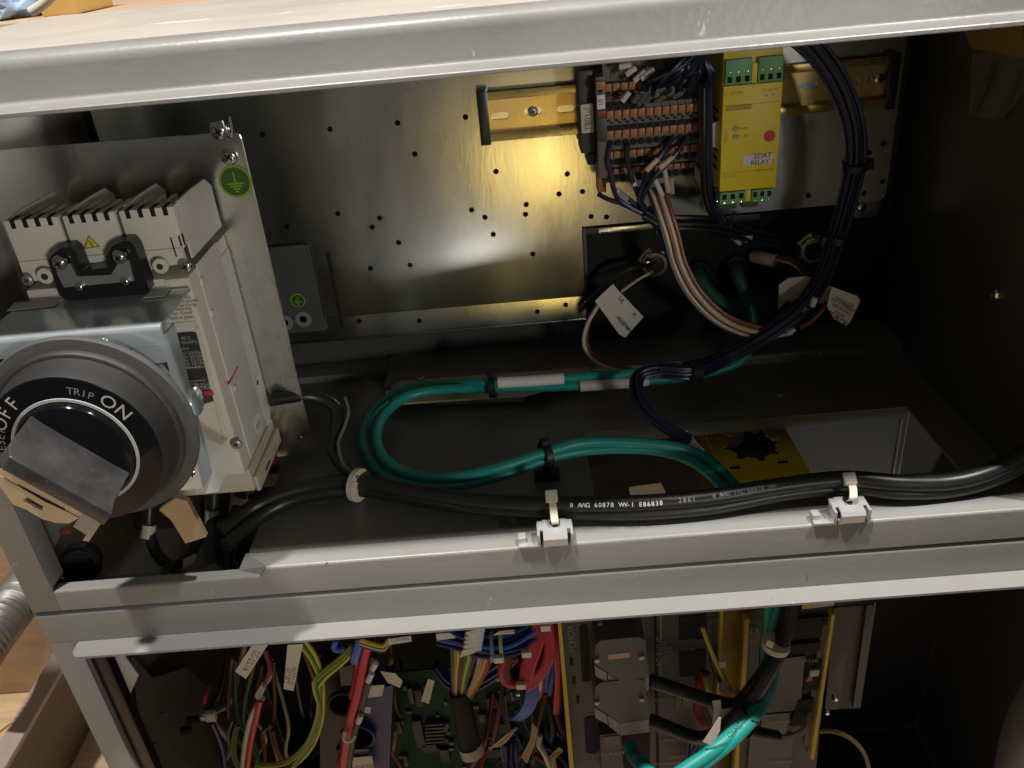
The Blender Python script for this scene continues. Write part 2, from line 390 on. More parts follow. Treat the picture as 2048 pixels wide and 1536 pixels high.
# slanted step between the two rim heights
sheet('rim_step', [V((xk - 0.0045, 0.0, -0.0205)), V((xk, 0.0, -0.0205)), V((xk, 0.0, -0.0012)), V((xk - 0.0045, 0.0, zk - 0.0010))], [], V((0, 0.0015, 0)), 'paint', cab)
Dp, Cp = PZ(492, 1106, -0.0002), PZ(477, 1141, zk)
sheet('rim_step', [V((xk, 0.0016, -0.0003)), V((xk, 0.0140, -0.0003)), V((Dp.x, 0.0140, -0.0003)), V((Dp.x, Dp.y, -0.0003))], [], V((0, 0, -0.0012)), 'paint', cab)
obj('rim_ramp', [V((xk, 0.0014, -0.0003)), V((Dp.x, Dp.y, -0.0003)), V((Cp.x, Cp.y, zk)), V((xk - .0045, 0.0012, zk)), V((xk, 0.0014, -0.0018)), V((Dp.x, Dp.y, -0.0018)), V((Cp.x, Cp.y, zk - .0015)), V((xk - .0045, 0.0012, zk - .0015))], [(0, 1, 2, 3), (7, 6, 5, 4), (0, 4, 5, 1), (1, 5, 6, 2), (2, 6, 7, 3), (3, 7, 4, 0)], 'paint', cab)
# floor sheet with the cable cut-out at the left and the opening down into the lower cabinet
xf = PZ(497, 1108, 0).x
hole = [V((0.335, 0.040, 0)), V((0.5545, 0.040, 0)), V((0.5545, 0.1150, 0)), V((0.335, 0.1150, 0))]
sheet('floor_sheet', [V((xf, 0.0142, 0)), V((XI - .0002, 0.0142, 0)), V((XI - .0002, 0.2438, 0)), V((0.0018, 0.2438, 0)), V((0.0018, 0.120, 0)), V((xf, 0.120, 0))], [hole], V((0, 0, -0.0015)), 'paint_in_shaded', cab)
box('hole_flange', 0.335, 0.5545, 0.1151, 0.1162, -0.0100, -0.0016, 'paint_in_shaded', cab, 0.0003)
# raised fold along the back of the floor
extrude_x('floor_fold', [(0.1905, 0.0002)] + arc(0.1925, 0.0060, 0.0020, 180, 90, 3) + [(0.2437, 0.0080), (0.2437, 0.0002)], 0.19, XI - 0.0003, 'paint_in_shaded', cab)
box('floor_ledge', 0.0018, 0.1898, 0.2195, 0.2437, 0.0002, 0.0060, 'paint_in_shaded', cab, 0.0006)

# ------------------------------------------------------------------ galvanised mounting plate
plate = thing('mounting_plate', 'bare galvanised back plate drilled with many small screw holes', 'plate', (0.3, BP, 0.036))
HP = [(524.5, 269), (660, 258), (795, 246), (931, 234), (829.5, 308), (992, 343), (1134.5, 348), (1118, 388), (1165, 383), (675.5, 427), (759, 436), (744, 454), (573, 453), (943, 420), (970, 434.5), (1052.5, 409), (1051, 428.6), (986.5, 468.7), (797, 485), (1065.5, 508), (740.5, 536.6), (820, 530), (1182, 433), (1213, 434), (999.5, 601), (1074.5, 621.6), (1131, 608), (819, 617), (839, 640), (718.6, 641), (1767, 288), (1738.6, 305), (1765.5, 363), (1728, 387), (1617, 391)]
zb1, zb2 = 0.0560, 0.1105
hp = [circle(PY(x, y, BP), XA, ZA, 0.00195, 12) for x, y in HP if PY(x, y, BP).z > zb1 + 0.003]
rr = 0.006
cor = [V((0.568 - rr + rr * math.sin(math.radians(a)), BP, zb2 + rr - rr * math.cos(math.radians(a)))) for a in (0, 30, 60, 90)]
sheet('panel', [V((0.020, BP, zb1)), V((0.3480, BP, zb1)), V((0.3480, BP, zb2))] + cor + [V((0.568, BP, 0.262)), V((0.020, BP, 0.262))], hp, V((0, 0.0018, 0)), 'galv', plate)
# lower flange of the plate leans forward a little
yl = BP - 0.0022; zl = 0.0385
n_ = V((0.348, yl, zl)) - V((0.348, BP - .0001, zb1 - .0004))
hp2 = []
for x, y in HP:
    p = PY(x, y, BP)
    if p.z <= zb1 - 0.003 and p.z > zl + 0.002:
        s = (zb1 - p.z) / (zb1 - zl); c = V((p.x, BP - .0001 + (yl - BP + .0001) * s, zb1 - .0004 + (zl - zb1 + .0004) * s))
        hp2.append(circle(c, XA, -n_.normalized(), 0.0019, 12))
sheet('lower_flange', [V((0.020, BP - .0001, zb1 - .0004)), V((0.348, BP - .0001, zb1 - .0004)), V((0.348, yl, zl)), V((0.020, yl, zl))], hp2, V((0, 0.0016, 0)), 'galv', plate)
box('flange_lip', 0.020, 0.348, yl - 0.0006, yl + 0.0060, zl - 0.0020, zl - 0.0004, 'galv', plate, 0.0004)
screw(PY(1723, 415, BP) + V((0, 0, 0)), FRONT, 0.0038, plate)
box('mounting_ear', 0.5400, 0.5660, BP + 0.002, BP + 0.0036, 0.098, 0.1102, 'galv', plate, 0.0004)
# dark back strips seen through holes and behind the plate
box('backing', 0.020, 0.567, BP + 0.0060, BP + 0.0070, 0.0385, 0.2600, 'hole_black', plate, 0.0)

# ------------------------------------------------------------------ earth terminal panel at the left of the plate
ep = thing('earth_terminal', 'grey recessed panel with small green earth sticker beside breaker plate', 'panel', PY(610, 660, BP - .004))
a_, b_ = PY(540, 508, BP - .004), PY(655, 660, BP - .004)
sheet('face', [V((0.100, BP - .004, b_.z)), V((b_.x - .0012, BP - .004, b_.z)), V((b_.x - .0012, BP - .004, a_.z + .004)), V((0.100, BP - .004, a_.z + .004))], [circle(PY(607, 638, BP - .004), XA, ZA, 0.0030, 16)], V((0, .0015, 0)), 'panel_grey', ep)
box('top_lip', 0.100, b_.x - .004, BP - .0075, BP - .004, a_.z + .0035, a_.z + .0055, 'panel_grey', ep, 0.0006)
s0, s1 = PY(655, 505, BP - .001), PY(690, 662, BP - .001)
box('slot', s0.x - .0012, s1.x + .0002, BP - .0012, BP - .0002, s1.z, s0.z, 'hole_black', ep, 0.0)
c = PY(607, 638, BP - .0042); lathe('washer', [(.0028, 0), (.0028, .0008), (.0062, .0008), (.0062, 0)], c, FRONT, 'steel_dull', ep, 24)
lathe('stud', [(.0011, 0), (.0011, .004), (.0006, .0045)], PY(609, 637, BP - .002) + V((0, .004, 0)), FRONT, 'copper', ep, 12)
c = PY(570, 645, BP - .0042); lathe('washer', [(.0028, 0), (.0028, .0008), (.0062, .0008), (.0062, 0)], c, FRONT, 'steel_dull', ep, 24)
def earth_sticker(c, r, name, label, axis=FRONT, parent=None):
    t = parent
    lathe('backing', [(r, 0), (r, .0002), (r * .99, .0003)], c, axis, 'sticker_lime', t, 32)
    lathe('disc', [(r * .86, .0003), (r * .86, .0004)], c, axis, 'sticker_green', t, 32)
    bm = bmesh.new(); f = V(axis) * .0005
    bm_box(bm, V(c) + f + V((0, 0, r * .25)), XA * r * .05, V(axis) * .00005, ZA * r * .34)
    for k, w in enumerate((.52, .36, .2, .1)): bm_box(bm, V(c) + f + V((0, 0, -r * (.12 + .16 * k))), XA * r * w, V(axis) * .00005, ZA * r * .045)
    from_bm('earth_symbol', bm, 'sticker_lime', t)
st = thing('earth_sticker', 'small green round earth sticker on the recessed grey panel', 'sticker', PY(596, 601, BP - .0042))
earth_sticker(PY(596, 601, BP - .0042), 0.0056, '', '', parent=st)

# ------------------------------------------------------------------ gland panel (black) under the plate at the right
gp = thing('gland_panel', 'black cable gland panel below the terminal strip', 'panel', (0.46, 0.236, 0.02))
box('face', 0.3485, 0.5810, 0.2340, 0.2360, 0.009, 0.1090, 'black_panel', gp, 0.0006)
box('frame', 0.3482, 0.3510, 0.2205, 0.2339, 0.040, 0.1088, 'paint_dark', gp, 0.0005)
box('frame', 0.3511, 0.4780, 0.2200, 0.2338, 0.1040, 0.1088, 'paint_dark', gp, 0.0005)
q0, q1 = PY(1197, 458, .2195), PY(1390, 452, .2195)
box('lit_strip', q0.x, q1.x, 0.2188, 0.2198, q0.z - .0035, q0.z + .0008, 'galv', gp, 0.0003)  # bright metal strip painted in for the lit top edge of the panel
def gland(px, py, r, m, label, ph, y=0.2335):
    t = thing('cable_gland', label, 'cable gland', PY(px, py, y), 'cable glands in the black panel')
    c = PY(px, py, y - .004)
    lathe('nut', [(r, -.004), (r, .004), (r * .86, .0055)], c, FRONT, m, t, 6, False, ph)
    lathe('collar', [(r * .80, .0055), (r * .80, .0085), (r * .72, .0095), (r * .55, .0095), (r * .5, .006)], c, FRONT, m, t, 20)
    lathe('seal', [(r * .5, .0062), (r * .2, .0066)], c, FRONT, 'black_plastic', t, 16)
    return t
gland(1306, 521, 0.0128, 'chrome', 'shiny hexagonal cable gland with a thin dark cable and white tag', .3)
gland(1619, 494, 0.0128, 'chrome', 'shiny hexagonal cable gland half hidden behind the blue bundle', .1)
gland(1393, 533, 0.0095, 'black_plastic', 'dark round cable gland behind the brown and white wires', .2)
gland(1467, 523, 0.0100, 'black_plastic', 'dark round cable gland feeding the nearer dark green cable', .2)

# ------------------------------------------------------------------ DIN rail
rail = thing('din_rail', 'slotted gold chromate mounting rail across the back plate', 'rail', (0.42, BP, 0.1763))
rx0, rx1, rz0, rz1, ry = PY(972, 230, BP - .0075).x, PY(1782, 120, BP - .0075).x, PY(983, 284, BP - .0075).z, PY(973, 185, BP - .0075).z, BP - 0.0075
zf = 0.0050
def slot2(px, py, L=0.0062, hw=0.0024, y=BP - .0012):
    c = PY(px, py, y); o = []
    for i in range(9): a = -math.pi / 2 + math.pi * i / 8; o.append(c + V((L - hw + hw * math.cos(a), 0, hw * math.sin(a))))
    for i in range(9): a = math.pi / 2 + math.pi * i / 8; o.append(c + V((-L + hw + hw * math.cos(a), 0, hw * math.sin(a))))
    return o
sl = [slot2(1000, 232), slot2(1066, 222), slot2(1132, 218), slot2(1617, 172), slot2(1700, 165), slot2(1752, 158)]
sheet('web', [V((rx0, BP - .0012, rz0 + zf)), V((rx1, BP - .0012, rz0 + zf)), V((rx1, BP - .0012, rz1 - zf)), V((rx0, BP - .0012, rz1 - zf))], sl, V((0, .001, 0)), 'gold_rail', rail)
for zA, zB, s in ((rz0, rz0 + zf, 1), (rz1 - zf, rz1, -1)):
    box('flange', rx0, rx1, ry, ry + .001, zA, zB, 'gold_rail', rail, 0.0003)
    zw = zB if s == 1 else zA
    box('flange_wall', rx0, rx1, ry + .001, BP - .0012, zw - .0005, zw + .0005, 'gold_rail', rail, 0.0002)
e0, e1 = PY(950, 183, ry - .001), PY(977, 288, ry - .001)
box('end_cap', rx0 - .0052, rx0 + .0018, ry - .0022, BP - .0003, rz0 - .0016, rz1 + .0016, 'black_plastic', rail, 0.0008)
box('end_cap', rx1 - .001, rx1 + .0060, ry - .0022, BP - .0003, rz0 - .0016, rz1 + .0016, 'black_plastic', rail, 0.0008)
screw(PY(1066, 223, BP - .0012), FRONT, 0.0034, rail, 'steel_dull')
screw(PY(1757, 157, BP - .0012), FRONT, 0.0034, rail, 'chrome')

# ------------------------------------------------------------------ terminal strip: tiers of spring terminals
ts = thing('terminal_strip', 'row of grey spring terminals with orange levers clipped on the rail', 'terminal strip', (0.39, BP, 0.14), None)
yt = 0.176
tx0, tx1 = PY(1213, 270, yt).x, PY(1402, 255, yt).x
NT = 12; pit = (tx1 - tx0) / NT
def zpx(py, y, px=1300): return PY(px, py, y).z
# tiers: (y front, z top, z bottom)
tiers = []
rows = [(0.176, 214, 232, 'lever'), (0.176, 232, 243, 'bridge'), (0.1765, 243, 254, 'wide'), (0.178, 254, 271, 'lever'), (0.179, 271, 290, 'round'), (0.184, 296, 311, 'lever'), (0.185, 311, 325, 'round'), (0.190, 331, 343, 'lever'), (0.191, 343, 356, 'round')]
prof = [(BP - .009, zpx(359, .192)), (.192, zpx(359, .192)), (.1915, zpx(331, .191)), (.186, zpx(327, .187)), (.1855, zpx(296, .185)), (.180, zpx(292, .181)), (.1795, zpx(256, .179)), (.1768, zpx(252, .177)), (.1768, zpx(205, .177)), (.183, zpx(196, .183)), (.184, zpx(165, .184)), (.190, zpx(158, .190)), (.191, 0.2420), (BP - .009, 0.2460)]
lev = {}
for k in range(NT):
    x0 = tx0 + k * pit
    b = extrude_x('terminal', prof, x0 + .0002, x0 + pit - .0001, 'terminal_grey', ts, False) if k == 0 else None
    if k == 0: base_me = b.data
    else:
        b = bpy.data.objects.new('terminal', base_me); col.objects.link(b); adopt(b, ts); b.location = V(ts.location) * 0 + V((k * pit, 0, 0))
    for (y, pa, pb, kind) in rows:
        za, zb = zpx(pa, y), zpx(pb, y)
        xs = x0 if b.location.x == 0 else tx0
        xc = tx0 + pit / 2; key = (y, pa)
        if key not in lev:
            if kind == 'lever':
                o = box('lever', xc - pit * .44, xc + pit * .44, y - .0012, y + .004, zb + .0003, za, 'orange_plastic', None, 0.0004)
            elif kind == 'bridge':
                bm = bmesh.new(); h = za - zb
                for dx, dz in ((-.18, .28), (.16, -.18)): bm_box(bm, V((xc + dx * pit, y + .0005, (za + zb) / 2 + dz * h)), XA * pit * .15, YA * .0004, ZA * h * .2)
                o = from_bm('bridge_hole', bm, 'hole_black', None)
            elif kind == 'wide':
                o = box('wire_opening', xc - pit * .42, xc + pit * .42, y - .0002, y + .001, zb + .0004, za - .0004, 'hole_black', None, 0.0)
            else:
                o = lathe('wire_opening', [(pit * .44, 0), (pit * .44, .0008), (pit * .30, .0009)], V((xc, y + .0009, (za + zb) / 2)), FRONT, 'hole_black', None, 12, False)
            lev[key] = o.data
            o.parent = b
        else:
            o = bpy.data.objects.new(lev[key].name.split('.')[0], lev[key]); col.objects.link(o); o.parent = b
# upper hidden-side levers (above the middle ridge)
for k in range(5):
    x0 = tx0 + k * pit; xc = x0 + pit / 2
    box('lever', xc - pit * .44, xc + pit * .44, .1815, .186, zpx(176, .182), zpx(160, .182), 'orange_plastic', ts, 0.0004)
    lathe('wire_opening', [(pit * .34, 0), (pit * .34, .0008)], V((xc, .1825, zpx(177, .1815))), FRONT, 'hole_black', ts, 10, False)
    lathe('wire_opening', [(pit * .44, 0), (pit * .44, .0006)], V((xc, .1768, zpx(209, .1762))), FRONT, 'hole_black', ts, 12, False)
box('red_bridge', tx0 + .0006, tx0 + pit * 3.6, .1800, .1840, zpx(193, .181), zpx(184, .181), 'red_dull', ts, 0.0004)
# feed block at the left end: orange ends, red bridge, white marker
fb = thing('feed_terminal', 'narrow end terminal with orange ends and red band left of strip', 'terminal', (0.36, BP, 0.13))
fx0, fx1 = PY(1190, 200, .184).x, PY(1212, 200, .176).x - .0003
box('body', fx0, fx1, .1775, BP - .009, zpx(352, .184, 1200), zpx(150, .184, 1200), 'terminal_grey', fb, 0.0006)
box('lever', fx0, fx1, .1745, .1775, zpx(180, .1745, 1200), zpx(163, .1745, 1200), 'orange_plastic', fb, 0.0005)
lathe('wire_opening', [(.0014, 0), (.0014, .0005)], V(((fx0 + fx1) / 2, .1775, zpx(182, .177, 1200))), FRONT, 'hole_black', fb, 10)
box('marker', fx0 + .0004, fx1 - .0003, .1748, .1774, zpx(219, .1748, 1200), zpx(190, .1748, 1200), 'label_white', fb, 0.0004)
text('marker_text', '10', V(((fx0 + fx1) / 2, .1747, zpx(205, .1748, 1200))), ZA, -XA, .0042, 'print_dark', fb)
box('red_band', fx0, fx1, .1750, .1774, zpx(235, .175, 1200), zpx(221, .175, 1200), 'red_dull', fb, 0.0004)
box('dark_body', fx0, fx1 + .0004, .1755, .1774, zpx(285, .1755, 1200), zpx(237, .1755, 1200), 'terminal_dark', fb, 0.0004)
box('lever', fx0, fx1, .1860, .1990, zpx(386, .1860, 1200), zpx(348, .1860, 1200), 'orange_plastic', fb, 0.0008)
eb = thing('end_bracket', 'black end clamp with white lettered marker plate beside terminals', 'clamp', (0.35, BP, 0.16))
g0, g1 = PY(1160, 240, .186), PY(1186, 240, .186)
box('clamp', g0.x, fx0 - .0004, .188, BP - .009, zpx(305, .19, 1175), zpx(140, .19, 1175), 'terminal_dark', eb, 0.001)
box('foot', g0.x + .004, fx0 - .0004, .190, BP - .009, zpx(330, .19, 1185), zpx(305, .19, 1185) - .0003, 'terminal_dark', eb, 0.001)
box('marker_plate', g0.x + .0004, g1.x + .0006, .1845, .1879, PY(1175, 267, .1845).z, PY(1172, 208, .1845).z, 'label_cream', eb, 0.0014)
text('marker_text', 'TB01-1', V(((g0.x + g1.x) / 2 + .0005, .1844, (PY(1175, 267, .1845).z + PY(1172, 208, .1845).z) / 2)), ZA, -XA, .0050, 'print_dark', eb)

# ------------------------------------------------------------------ safety relay
rl = thing('safety_relay', 'yellow safety relay with green plug connectors and white label', 'relay', (0.455, BP, 0.12))
yf = 0.165
def rp(px, py, y=yf): return PY(px, py, y)
rxl, rxr = rp(1444, 260).x, rp(1560, 250).x
rzt, rzb = rp(1503, 168).z, rp(1490, 380).z
box('housing', rxl, rxr, yf + .003, BP - .008, rzb + .001, rzt + .020, 'yellow_plastic', rl, 0.0008)
box('front_cover', rxl - .0002, rxr + .0002, yf, yf + .003, rzb, rzt, 'yellow_plastic', rl, 0.0010)
mid = (rxl + rxr) / 2 + .0006
box('divider', mid - .0017, mid + .0017, yf + .0005, yf + .003, rzt + .0003, rzt + .0120, 'yellow_plastic', rl, 0.0004)
box('divider', mid - .0017, mid + .0017, yf + .0005, yf + .003, rzb - .0080, rzb - .0003, 'yellow_plastic', rl, 0.0004)
def plug(x0, x1, za, zb, top, y0=yf - .0005, y1=yf + .016, n=3, m='green_plastic'):
    p = box('plug_connector', x0, x1, y0, y1, za, zb, m, rl, 0.0006)
    w = (x1 - x0) / n
    for i in range(n):
        xc = x0 + (i + .5) * w; zc = (za + .0032) if top else (zb - .0030)
        box('wire_hole', xc - w * .26, xc + w * .26, y0 - .0003, y0 + .0006, zc - .0017, zc + .0017, 'hole_black', p, 0.0)
        lathe('clamp_screw', [(w * .13, 0), (w * .13, .0004), (w * .06, .0005)], V((xc, y0, zc + (.0042 if top else -.0042))), FRONT, 'chrome', p, 8)
    return p
gz = rp(1475, 118).z
plug(rxl + .0008, mid - .0020, rzt + .0004, gz, True); plug(mid + .0020, rxr - .0004, rzt + .0004, gz, True)
gb = rp(1460, 408).z
plug(rxl + .0003, mid - .0020, gb, rzb - .0004, False); plug(mid + .0020, rxr - .0018, gb, rzb - .0004, False)
plug(rxl - .0006, mid - .0026, gb - .009, gb + .004, False, yf + .017, yf + .030, 3, 'green_dark'); plug(mid + .0010, rxr - .006, gb - .009, gb + .004, False, yf + .017, yf + .030, 3, 'green_dark')
box('red_connector', rxl + .001, mid + .001, yf + .018, yf + .032, gz - .002, gz + .007, 'red_plastic', rl, 0.0006)
box('red_connector', mid + .003, rxr - .004, yf + .018, yf + .032, gz - .002, gz + .007, 'dark_red', rl, 0.0006)
l0, l1 = rp(1484, 332), rp(1548, 305)
lb = box('label', l0.x, l1.x, yf - .0004, yf - .0001, l0.z, l1.z, 'label_white', rl, 0.0)
lc = (l0 + l1) / 2; lc.y = yf - .0004
text('label_text', 'EOAT', lc + V((.0028, 0, .0020)), XA, ZA, .0042, 'print_dark', rl); text('label_text', 'RELAY 1', lc + V((.0028, 0, -.0020)), XA, ZA, .0042, 'print_dark', rl)
n0, n1 = rp(1452, 222), rp(1503, 207)
box('name_plate', n0.x, n1.x, yf - .0003, yf - .0001, n0.z, n1.z, 'print_brown', rl, 0.0)
text('name_text', 'PHOENIX CONTACT', (n0 + n1) / 2 + V((0, -.0002, 0)), XA, ZA, .0020, 'yellow_plastic', rl)
lathe('red_dot', [(.0036, 0), (.0036, .0003)], rp(1539, 272), FRONT, 'sticker_red', rl, 20)
for py in (257, 273): lathe('indicator', [(.0019, 0), (.0019, .0006), (.0012, .0011)], rp(1471, py), FRONT, 'clear_pale', rl, 14)
for px, py, s in ((1465, 187, 'A1  S33 S34'), (1540, 180, '13 23 33'), (1538, 190, '14  24'), (1460, 352, 'S11 S12'), (1530, 340, 'M1 41 42'), (1486, 256, 'Power'), (1486, 272, 'K1,K2')):
    text('small_print', s, rp(px, py), XA, ZA, .0026, 'print_brown', rl)
text('side_print', 'PSR-SCP', rp(1452, 272), ZA, -XA, .0026, 'print_brown', rl)
for zz in (rzt - .012, rzb + .012): box('seam', rxl - .0003, rxr + .0003, yf - .00015, yf + .0005, zz, zz + .0003, 'yellow_deep', rl, 0)
for k in range(7): box('side_vent', rxl - .0004, rxl + .0002, yf + .010, yf + .030, rzb + .012 + k * .006, rzb + .014 + k * .006, 'hole_black', rl, 0)
box('foot_latch', mid - .004, mid + .004, yf + .030, BP - .010, rzb - .012, rzb + .0006, 'yellow_deep', rl, .0006)
# white ferrule card between strip and relay
wl = quad('white_marker_card', [(1420, 250), (1440, 240), (1438, 300), (1424, 292), (1417, 275)], .172, .0006, 'label_cream'); tag(wl, 'small white card behind black wires left of yellow relay', 'card')
wl2 = quad('white_marker_card', [(1390, 329), (1402, 345), (1408, 392), (1390, 356)], .196, .0004, 'label_white'); tag(wl2, 'pointed white card under right end of terminal strip', 'card')

# ------------------------------------------------------------------ wires around the terminals
wb = thing('blue_harness', 'thick dark blue wire bundle looping down right of the relay', 'wire bundle', PY(1700, 300, .17))
mainp = W((1560, 40, .165), (1628, 96, .165), (1678, 165, .162), (1709, 250, .160), (1711, 330, .162), (1693, 410, .168), (1672, 480, .172), (1645, 555, .165), (1600, 618, .155), (1530, 670, .150), (1450, 715, .150)) + [PZ(1385, 742, .034), PZ(1318, 740, .036), PZ(1276, 756, .033), PZ(1280, 805, .026), PZ(1325, 850, .016), PZ(1378, 882, .006)]
bundle(wb, mainp[:13], 20, .0078, .00135, ['blue_wire', 'blue_wire', 'blue_violet', 'blue_wire'], seed=3, fan=lambda s: 0.92 - .28 * s)
bundle(wb, mainp[11:], 10, .0040, .0013, ['blue_wire', 'blue_violet'], seed=5)
def tie(path_pt, direction, R, m, parent_label, name='cable_tie', w=.0022, head=None, hd=V((0, -1, 0)), group=None):
    t = thing(name, parent_label, 'cable tie', path_pt, group)
    lathe('band', [(R, -w), (R + .0007, -w), (R + .0007, w), (R, w)], path_pt, direction, m, t, 20)
    h = head if head is not None else V(path_pt) + hd * (R + .0015)
    d = V(direction).normalized(); q = (V(h) - V(path_pt)).normalized(); s = d.cross(q)
    obox('head', h, d * (w * 1.35), q * .0018, s * .0028, m, t, 0.0006)
    return t
def pt_dir(pts, i): return pts[i], (pts[min(i + 1, len(pts) - 1)] - pts[max(i - 1, 0)]).normalized()
p, d = pt_dir(mainp, 4); tie(p, d, .0078, 'tie_black', 'black cable tie on the vertical run of the blue bundle', hd=XA)
p, d = pt_dir(mainp, 6); tie(p, d, .0074, 'tie_black', 'black cable tie on the blue bundle above the chrome gland', hd=-XA)
p, d = pt_dir(mainp, 8); tie(p, d, .0068, 'tie_black', 'black cable tie where the blue bundle turns near the tags', hd=-XA)
p, d = pt_dir(mainp, 11); tie(p, d, .0070, 'tie_black', 'wide black cable tie joining blue bundle and green cables', hd=-XA, w=.004)
bw = thing('brown_white_wires', 'brown and white wires curving down from the terminal strip', 'wires', PY(1420, 560, .17))
bp_ = W((1313, 372, .180), (1330, 420, .172), (1346, 470, .168), (1362, 530, .165), (1395, 590, .160), (1450, 640, .157), (1520, 664, .152), (1585, 655, .154))
fr = frames(catmull(bp_, 6)); pth = catmull(bp_, 6)
for off, dn, m in ((-.0040, 0, 'cream_wire'), (-.0014, -.0008, 'brown_wire'), (.0012, 0, 'brown_wire'), (.0004, -.0022, 'cream_wire'), (.0036, .0004, 'brown_wire'), (-.0060, .0016, 'blue_violet')):
    sp = [q + n2 * 0 + (V((math.copysign(1, 1), 0, 0)) * 0) + b2 * 0 + (t2.cross(V((0, 1, 0))).normalized() * off) + V((0, dn, 0)) for q, (t2, n2, b2) in zip(pth, fr)]
    vs, fs = tube_geo(sp, .00145, 8); obj('wire', vs, fs, m, bw, True)
for (a, b2, m, mm) in (((1222, 345, .1775), (1226, 374, .176), 'white_wire', 0), ((1262, 347, .178), (1270, 372, .177), 'white_wire', 0), ((1292, 342, .168), (1315, 318, .170), 'cream_wire', 0), ((1318, 336, .168), (1345, 314, .170), 'cream_wire', 0), ((1308, 355, .172), (1325, 392, .170), 'white_wire', 0), ((1328, 335, .176), (1337, 385, .174), 'cream_wire', 0), ((1343, 355, .176), (1344, 388, .174), 'pink_wire', 0)):
    o = tube('ferrule_sleeve', W(a, b2), .0017, m, bw, 8, 2)
dk = thing('dark_blue_leads', 'dark blue leads gathered from the lower terminal row', 'wires', PY(1260, 400, .18))
for pts in (((1220, 288, .177), (1215, 320, .176), (1222, 348, .176), (1228, 380, .176), (1245, 405, .178), (1300, 435, .178)),
            ((1255, 288, .177), (1254, 320, .178), (1262, 350, .177), (1275, 385, .178), (1285, 410, .178), (1310, 438, .178)),
            ((1196, 388, .185), (1215, 398, .182), (1245, 408, .180), (1290, 430, .179)),
            ((1345, 275, .177), (1325, 305, .172), (1300, 340, .170), (1288, 365, .174), (1278, 400, .176), (1300, 436, .177)),
            ((1375, 275, .177), (1350, 310, .172), (1312, 350, .170), (1292, 378, .173), (1284, 410, .176), (1312, 440, .177)),
            ((1240, 385, .180), (1262, 402, .180), (1290, 425, .180), (1320, 442, .178))):
    tube('wire', W(*pts), .00175, 'blue_violet' if pts[0][0] < 1230 else 'blue_wire', dk, 8)
tube('label_sleeve', W((1232, 380, .177), (1254, 398, .178)), .0022, 'clear_pale', dk, 8, 2)
bundle(dk, W((1290, 425, .178), (1330, 445, .176), (1390, 448, .180), (1440, 452, .190), (1500, 470, .205), (1560, 480, .215)), 7, .0045, .0019, 'cable_black', 'sheathed_wire', seed=9)
p_ = PY(1318, 444, .176); tie(p_, (PY(1390, 448, .18) - p_), .0056, 'tie_black', 'black cable tie gathering the leads under the terminals', hd=V((0, 0, -1)))
vb = thing('black_wire_drop', 'black wires hanging between terminal strip and yellow relay', 'wires', PY(1418, 300, .165))
bundle(vb, W((1408, 95, .180), (1411, 160, .172), (1412, 250, .168), (1413, 330, .170), (1418, 400, .178), (1440, 445, .190), (1475, 480, .205)), 6, .0034, .0016, ['blue_wire', 'cable_black', 'terminal_dark'], seed=4)
tube('wire', W((1469, 425, .182), (1463, 440, .186), (1458, 470, .195)), .0013, 'terminal_dark', vb, 8)
# dark tangle at the top of the terminal strip
tg = thing('upper_leads', 'tangle of dark blue leads entering the top of the terminal strip', 'wires', PY(1320, 150, .17))
rnd = random.Random(11)
for k in range(16):
    x = 1285 + k * 8 + rnd.uniform(-6, 6); e = 1400 + rnd.uniform(-22, 18)
    yy = .172 + rnd.uniform(-.006, .004)
    tube('wire', W((x, 178 + rnd.uniform(-14, 20), .176), (x + 20 + rnd.uniform(-8, 14), 150 + rnd.uniform(-8, 12), yy - .004), (0.5 * (x + e) + 10, 128 + rnd.uniform(-10, 12), yy - .006), (e, 95 + rnd.uniform(-10, 6), yy), (e + 25, 50, yy + .01)), .0016, 'blue_wire' if k % 4 else 'blue_violet', tg, 7)
for (a, b2) in (((1238, 134, .176), (1262, 130, .176)), ((1252, 150, .174), (1272, 135, .174)), ((1268, 162, .174), (1290, 142, .174)), ((1244, 203, .171), (1259, 184, .171)), ((1282, 158, .172), (1308, 138, .172)), ((1265, 205, .171), (1278, 188, .171)), ((1275, 210, .171), (1291, 190, .171)), ((1288, 208, .171), (1302, 192, .171)), ((1345, 195, .171), (1362, 186, .171)), ((1310, 205, .171), (1330, 192, .171))):
    tube('ferrule_sleeve', W(a, b2), .0018, 'board_light' if b2[0] > 1262 and a[1] > 184 else 'white_wire', tg, 8, 2)

# ------------------------------------------------------------------ cables from the glands
gc = tag(tube('green_cable', W((1393, 535, .228), (1398, 555, .212), (1425, 590, .205), (1462, 625, .200), (1485, 680, .195), (1455, 740, .185)), .0050, 'teal_dark', None, 10), 'dark green cable dropping from the farther round gland', 'cable', 'dark green cables')
gc = tag(tube('green_cable', W((1469, 525, .228), (1474, 548, .210), (1487, 580, .205), (1500, 620, .203), (1500, 670, .197), (1470, 728, .185)), .0050, 'teal_dark', None, 10), 'dark green cable dropping from the nearer round gland', 'cable', 'dark green cables')
ct = tag(tube('thin_black_cable', W((1306, 525, .222), (1285, 532, .205), (1245, 545, .200), (1200, 580, .205), (1160, 622, .212)), .0020, 'cable_black', None, 8), 'thin black cable running left from the chrome gland', 'cable')
g2 = thing('sheathed_lead', 'short cream sheathed lead with brown and white cores below right gland', 'lead', PY(1510, 515, .215))
tube('sleeve', W((1508, 512, .222), (1530, 517, .212), (1550, 522, .206)), .0050, 'cream', g2, 10, 3)
